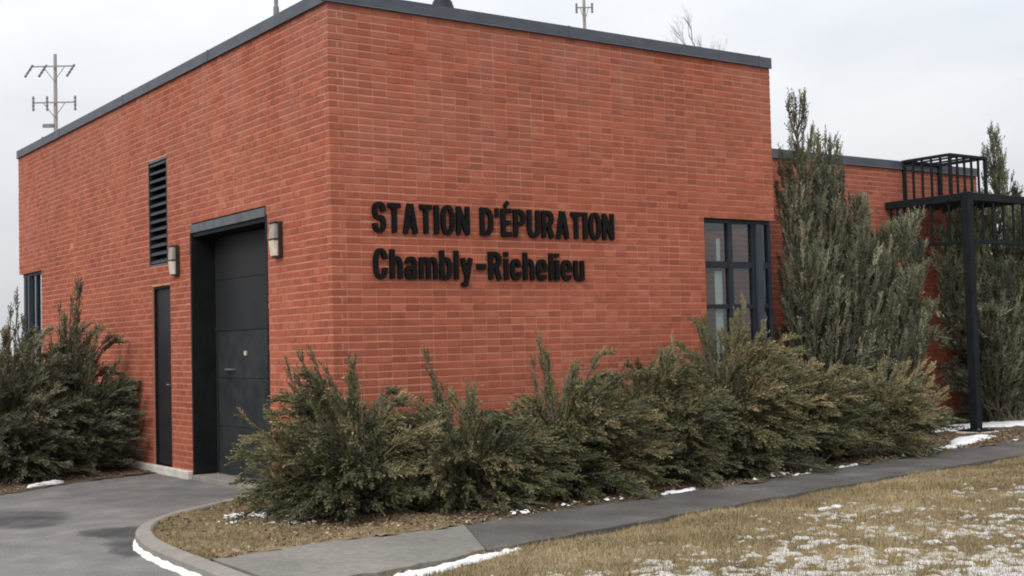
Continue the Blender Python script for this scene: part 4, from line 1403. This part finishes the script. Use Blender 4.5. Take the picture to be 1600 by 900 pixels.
X, Y = scatter(520000, -2.2, 11, -7.2, -1.6, lawn_poly)
dist = _lo_y(X) - Y
k = rng.uniform(0, 1, len(X)) < np.clip(0.55 + 0.5 * wobble(X, Y, 1.5, 3) + 0.2, 0.15, 1.0)
X, Y = X[k], Y[k]
T, C_ = blades(X, Y, lawn_z(X, Y) - 0.004, 0.018, 0.052, 0.0030, np.clip(0.5 + 0.32 * wobble(X, Y, 1.1, 5) + rng.normal(0, 0.17, len(X)), 0, 1), 1.3)
tag(tri_mesh('lawn_grass', T, C_, 'blade', None, 'stuff'), 'short dormant tan grass of the lawn')
X, Y = scatter(110000, -2.3, 0.0, -2.4, 1.0, island_poly)
k = rng.uniform(0, 1, len(X)) < np.clip(0.25 + 0.6 * wobble(X, Y, 2, 1) - 0.35 * (X + 1.2), 0.06, 0.9)
X, Y = X[k], Y[k]
T, C_ = blades(X, Y, zi(X, Y) - 0.004, 0.015, 0.045, 0.0026, np.clip(0.5 + rng.normal(0, 0.2, len(X)), 0, 1), 1.4)
tag(tri_mesh('island_grass', T, C_, 'blade', None, 'stuff'), 'thin dry grass on the planting island')


def flakes(X, Y, Z, size, tint, flat=0.35):
    n = len(X)
    P = np.stack([X, Y, Z], -1)
    az = rng.uniform(0, 2 * np.pi, n)
    a = np.stack([np.cos(az), np.sin(az), rng.normal(0, flat, n)], -1) * size[:, None]
    b = np.stack([-np.sin(az), np.cos(az), rng.normal(0, flat, n)], -1) * size[:, None] * 0.6
    T = np.concatenate([np.stack([P - a, P + b, P + a], 1), np.stack([P - a, P + a, P - b], 1)])
    return T, np.concatenate([tint, tint])


X1, Y1 = scatter(9000, -2.3, 0.0, -2.4, 1.0, island_poly)
k = rng.uniform(0, 1, len(X1)) < np.clip(0.45 + 0.9 * wobble(X1, Y1, 1.6, 4) + 0.35 * (X1 + 1.3), 0.06, 0.9)
X1, Y1 = X1[k], Y1[k]
X2, Y2 = scatter(26000, 0.0, 10.5, -2.4, 0.0, bed_poly)
X3, Y3 = scatter(6000, -4.5, 0.0, 3.0, 7.0, left_bed_poly)
X, Y = np.concatenate([X1, X2, X3]), np.concatenate([Y1, Y2, Y3])
Z = np.concatenate([zi(X1, Y1), zb(X2, Y2), zl(X3, Y3)]) + 0.012
T, C_ = flakes(X, Y, Z, rng.uniform(0.007, 0.022, len(X)), rng.beta(1.6, 2.2, len(X)))
tag(tri_mesh('leaf_litter', T, C_, 'leaf', None, 'stuff'), 'brown fallen leaves and twigs lying in the beds')


def crumbs(X, Y, Z, size):
    """small flattened octahedra"""
    n = len(X)
    P = np.stack([X, Y, Z], -1)
    az = rng.uniform(0, 2 * np.pi, n)
    e = [np.stack([np.cos(az + q), np.sin(az + q), rng.normal(0, 0.15, n)], -1) * (size * rng.uniform(0.6, 1.2, n))[:, None] for q in (0, 1.5, 3.1, 4.6)]
    top = P + np.stack([np.zeros(n), np.zeros(n), size * rng.uniform(0.25, 0.6, n)], -1)
    T = np.concatenate([np.stack([P + e[i], P + e[(i + 1) % 4], top], 1) for i in range(4)])
    return T, np.full(len(T), 0.5)


_vn = rng.uniform(0, 1, (64, 64))


def vnoise(x, y):
    xi, yi = np.floor(x).astype(int), np.floor(y).astype(int)
    fx, fy = x - xi, y - yi
    fx, fy = fx * fx * (3 - 2 * fx), fy * fy * (3 - 2 * fy)
    g = lambda a_, b_: _vn[a_ % 64, b_ % 64]
    return (g(xi, yi) * (1 - fx) + g(xi + 1, yi) * fx) * (1 - fy) + (g(xi, yi + 1) * (1 - fx) + g(xi + 1, yi + 1) * fx) * fy


def fnoise(x, y, s_=1.0, octs=5):
    v, a_, t_ = 0.0, 1.0, 0.0
    for k_ in range(octs):
        v = v + a_ * vnoise(x * s_ * 2 ** k_ + 7.3 * k_, y * s_ * 2 ** k_ + 3.1 * k_)
        t_ += a_
        a_ *= 0.62
    return v / t_


st = 0.018
xs, ys = np.arange(-2.0, 8.5, st), np.arange(-6.8, -2.2, st)
Xg, Yg = np.meshgrid(xs, ys)
dist = _lo_y(Xg) - Yg
cov = 0.76 * fnoise(Xg, Yg, 12.0, 3) + 0.24 * fnoise(Xg + 5, Yg, 1.3, 2) + 0.20 * np.clip((dist - 0.95) / 1.4, -2, 1.0) - 0.680
Zg = lawn_z(Xg, Yg) + np.clip(cov * 0.16, -0.02, 0.010) + 0.006 * (vnoise(Xg * 40, Yg * 40) - 0.5)
vis = (cov > -0.03) & (dist > 0.45)
# keep only what lies in or near the photograph's view
cell = vis[:-1, :-1] | vis[1:, 1:]
idv = np.arange(Xg.size).reshape(Xg.shape)
ii, jj = np.nonzero(cell)
F = np.stack([idv[ii, jj], idv[ii, jj + 1], idv[ii + 1, jj + 1], idv[ii + 1, jj]], -1)
V = np.stack([Xg.ravel(), Yg.ravel(), Zg.ravel()], -1)
T = np.concatenate([V[F[:, [0, 1, 2]]], V[F[:, [0, 2, 3]]]])
tag(tri_mesh('snow_crust', T, np.full(len(T), 0.5), 'snow_thin', None, 'stuff'), 'thin patchy snow lying between the grass of the lawn')
X, Y = scatter(5000, -1.6, -0.2, -1.5, 0.8, island_poly)
k = rng.uniform(0, 1, len(X)) < np.clip(0.5 * wobble(X, Y, 3, 7) + 0.35 - np.hypot(X + 1.0, Y + 0.72) * 0.9, 0, 1)
X, Y = X[k], Y[k]
X2, Y2 = scatter(2500, 0, 10, -2.3, -1.0, bed_poly)
k = np.abs(np.interp(X2, hi[:, 0], hi[:, 1]) - Y2) < 0.16 + 0.1 * wobble(X2, Y2, 2, 1)
X2, Y2 = X2[k], Y2[k]
k = rng.uniform(0, 1, len(X2)) < np.clip(wobble(X2, Y2 * 0, 1.3, 2), 0, 1)
X, Y = np.append(X, X2[k]), np.append(Y, Y2[k])
T, C_ = crumbs(X, Y, np.full(len(X), 0.085), rng.uniform(0.012, 0.035, len(X)))
tag(tri_mesh('snow_crumbs', T, C_, 'snow', None, 'stuff'), 'loose crumbs of snow in the island and along the hedge bed')


def snow_patch(pts, z, hgt, label, seed, step=0.035):
    poly = smooth_line(pts, 8, True)
    poly = poly + 0.03 * np.stack([wobble(poly[:, 0], poly[:, 1], 7, seed), wobble(poly[:, 1], poly[:, 0], 7, seed + 1)], -1)
    xs = np.arange(poly[:, 0].min(), poly[:, 0].max() + step, step)
    ys = np.arange(poly[:, 1].min(), poly[:, 1].max() + step, step)
    Xg, Yg = np.meshgrid(xs, ys)
    ins = in_poly(Xg, Yg, [tuple(p) for p in poly])
    dd = np.min(np.hypot(Xg[..., None] - poly[:, 0], Yg[..., None] - poly[:, 1]), -1)
    dd = np.where(ins, dd, -dd)
    Zg = z + np.where(dd > 0, hgt * np.sqrt(np.clip(dd / 0.14, 0, 1)), -0.08) + 0.012 * wobble(Xg, Yg, 8, seed) * (dd > 0)
    # pull outside vertices onto the outline so the rim is round, not stepped
    idx = np.argmin(np.hypot(Xg[..., None] - poly[:, 0], Yg[..., None] - poly[:, 1]), -1)
    Xg = np.where(dd < 0, poly[idx, 0], Xg)
    Yg = np.where(dd < 0, poly[idx, 1], Yg)
    Zg = np.where(dd < 0, z - 0.03, Zg)
    cell = ins[:-1, :-1] | ins[1:, :-1] | ins[:-1, 1:] | ins[1:, 1:]
    idv = np.arange(Xg.size).reshape(Xg.shape)
    ii, jj = np.nonzero(cell)
    F = np.stack([idv[ii, jj], idv[ii, jj + 1], idv[ii + 1, jj + 1], idv[ii + 1, jj]], -1)
    used = np.unique(F)
    re = -np.ones(Xg.size, int)
    re[used] = np.arange(len(used))
    mb_ = MB()
    V = np.stack([Xg.ravel()[used], Yg.ravel()[used], Zg.ravel()[used]], -1)
    mb_.v = [tuple(map(float, v)) for v in V]
    mb_.f = [tuple(map(int, re[f])) for f in F]
    mb_.t = [0.5] * len(F)
    return tag(mb_.build('snow_patch', 'snow', None, 'stuff', smooth=True), label)


snow_patch([(7.0, -1.15), (7.5, -0.98), (8.1, -0.78), (8.8, -0.35), (9.4, -0.25), (9.6, -0.5), (9.0, -0.72), (8.2, -0.98), (7.5, -1.15)], 0.05, 0.05, 'white snow patch between the hedge end and the steel post', 1)
snow_patch([(9.0, 0.75), (10.5, 0.62), (12.0, 0.30), (13.5, 0.28), (13.6, 0.95), (12.2, 0.85), (11.0, 1.05), (9.4, 1.1)], 0.045, 0.06, 'snow strip behind the steel post along the wing', 2)
snow_patch([(2.25, -1.93), (2.5, -1.78), (2.85, -1.74), (2.75, -1.88)], 0.06, 0.03, 'small snow clump where hedge meets path below the window', 3)
snow_patch([(4.85, -1.60), (5.3, -1.47), (5.62, -1.43), (5.5, -1.50), (5.1, -1.58)], 0.06, 0.035, 'thin snow streak along the path under the right hedge', 4)
snow_patch([(4.1, -1.74), (4.4, -1.66), (4.68, -1.62), (4.4, -1.71)], 0.06, 0.03, 'short snow streak along the path left of the longer one', 5)
snow_patch([(-2.2, -3.9), (-1.35, -3.62), (-0.75, -3.43), (-0.30, -3.31), (-0.45, -3.44), (-0.9, -3.58), (-1.5, -3.85)], 0.045, 0.04, 'snow edge below the concrete walkway at the bottom', 6)
snow_patch([(-1.75, 3.98), (-1.45, 4.12), (-1.25, 4.28), (-1.5, 4.22)], 0.03, 0.03, 'small snow clump at the edge of the left bed', 8)
snow_patch([(2.45, -3.60), (2.62, -3.55), (2.85, -3.47), (2.72, -3.58)], 0.075, 0.018, 'small isolated snow clump on the lawn', 9)
# ridge of snow against the road side of the kerb
kl = kerb_line[(kerb_line[:, 1] < -0.55) & (kerb_line[:, 1] > -4.5)]
dk = unit(np.gradient(kl, axis=0))
nk = np.stack([-dk[:, 1], dk[:, 0]], -1)
mb = MB()
vs_, fs_ = [], []
for i, p in enumerate(kl):
    w_ = min(1.0, (i + 0.15) / 5.0) * (0.042 + 0.007 * math.sin(i * 0.9) + 0.005 * math.sin(i * 2.3))
    h_ = 0.045 * min(1.0, (i + 0.3) / 4.0) + 0.005 * math.sin(i * 1.7)
    for o_, z in ((0.018, h_), (0.3 * -w_ + 0.0, h_ * 0.97), (-0.65 * w_, h_ * 0.72), (-0.9 * w_, h_ * 0.35), (-w_, -0.01)):
        vs_.append((p[0] + nk[i, 0] * o_, p[1] + nk[i, 1] * o_, z))
for i in range(len(kl) - 1):
    for k in range(4):
        fs_.append((i * 5 + k, (i + 1) * 5 + k, (i + 1) * 5 + k + 1, i * 5 + k + 1))
mb.add(vs_, fs_)
tag(mb.build('snow_patch', 'snow', None, 'stuff', smooth=True), 'narrow white snow ridge lying against the kerb')
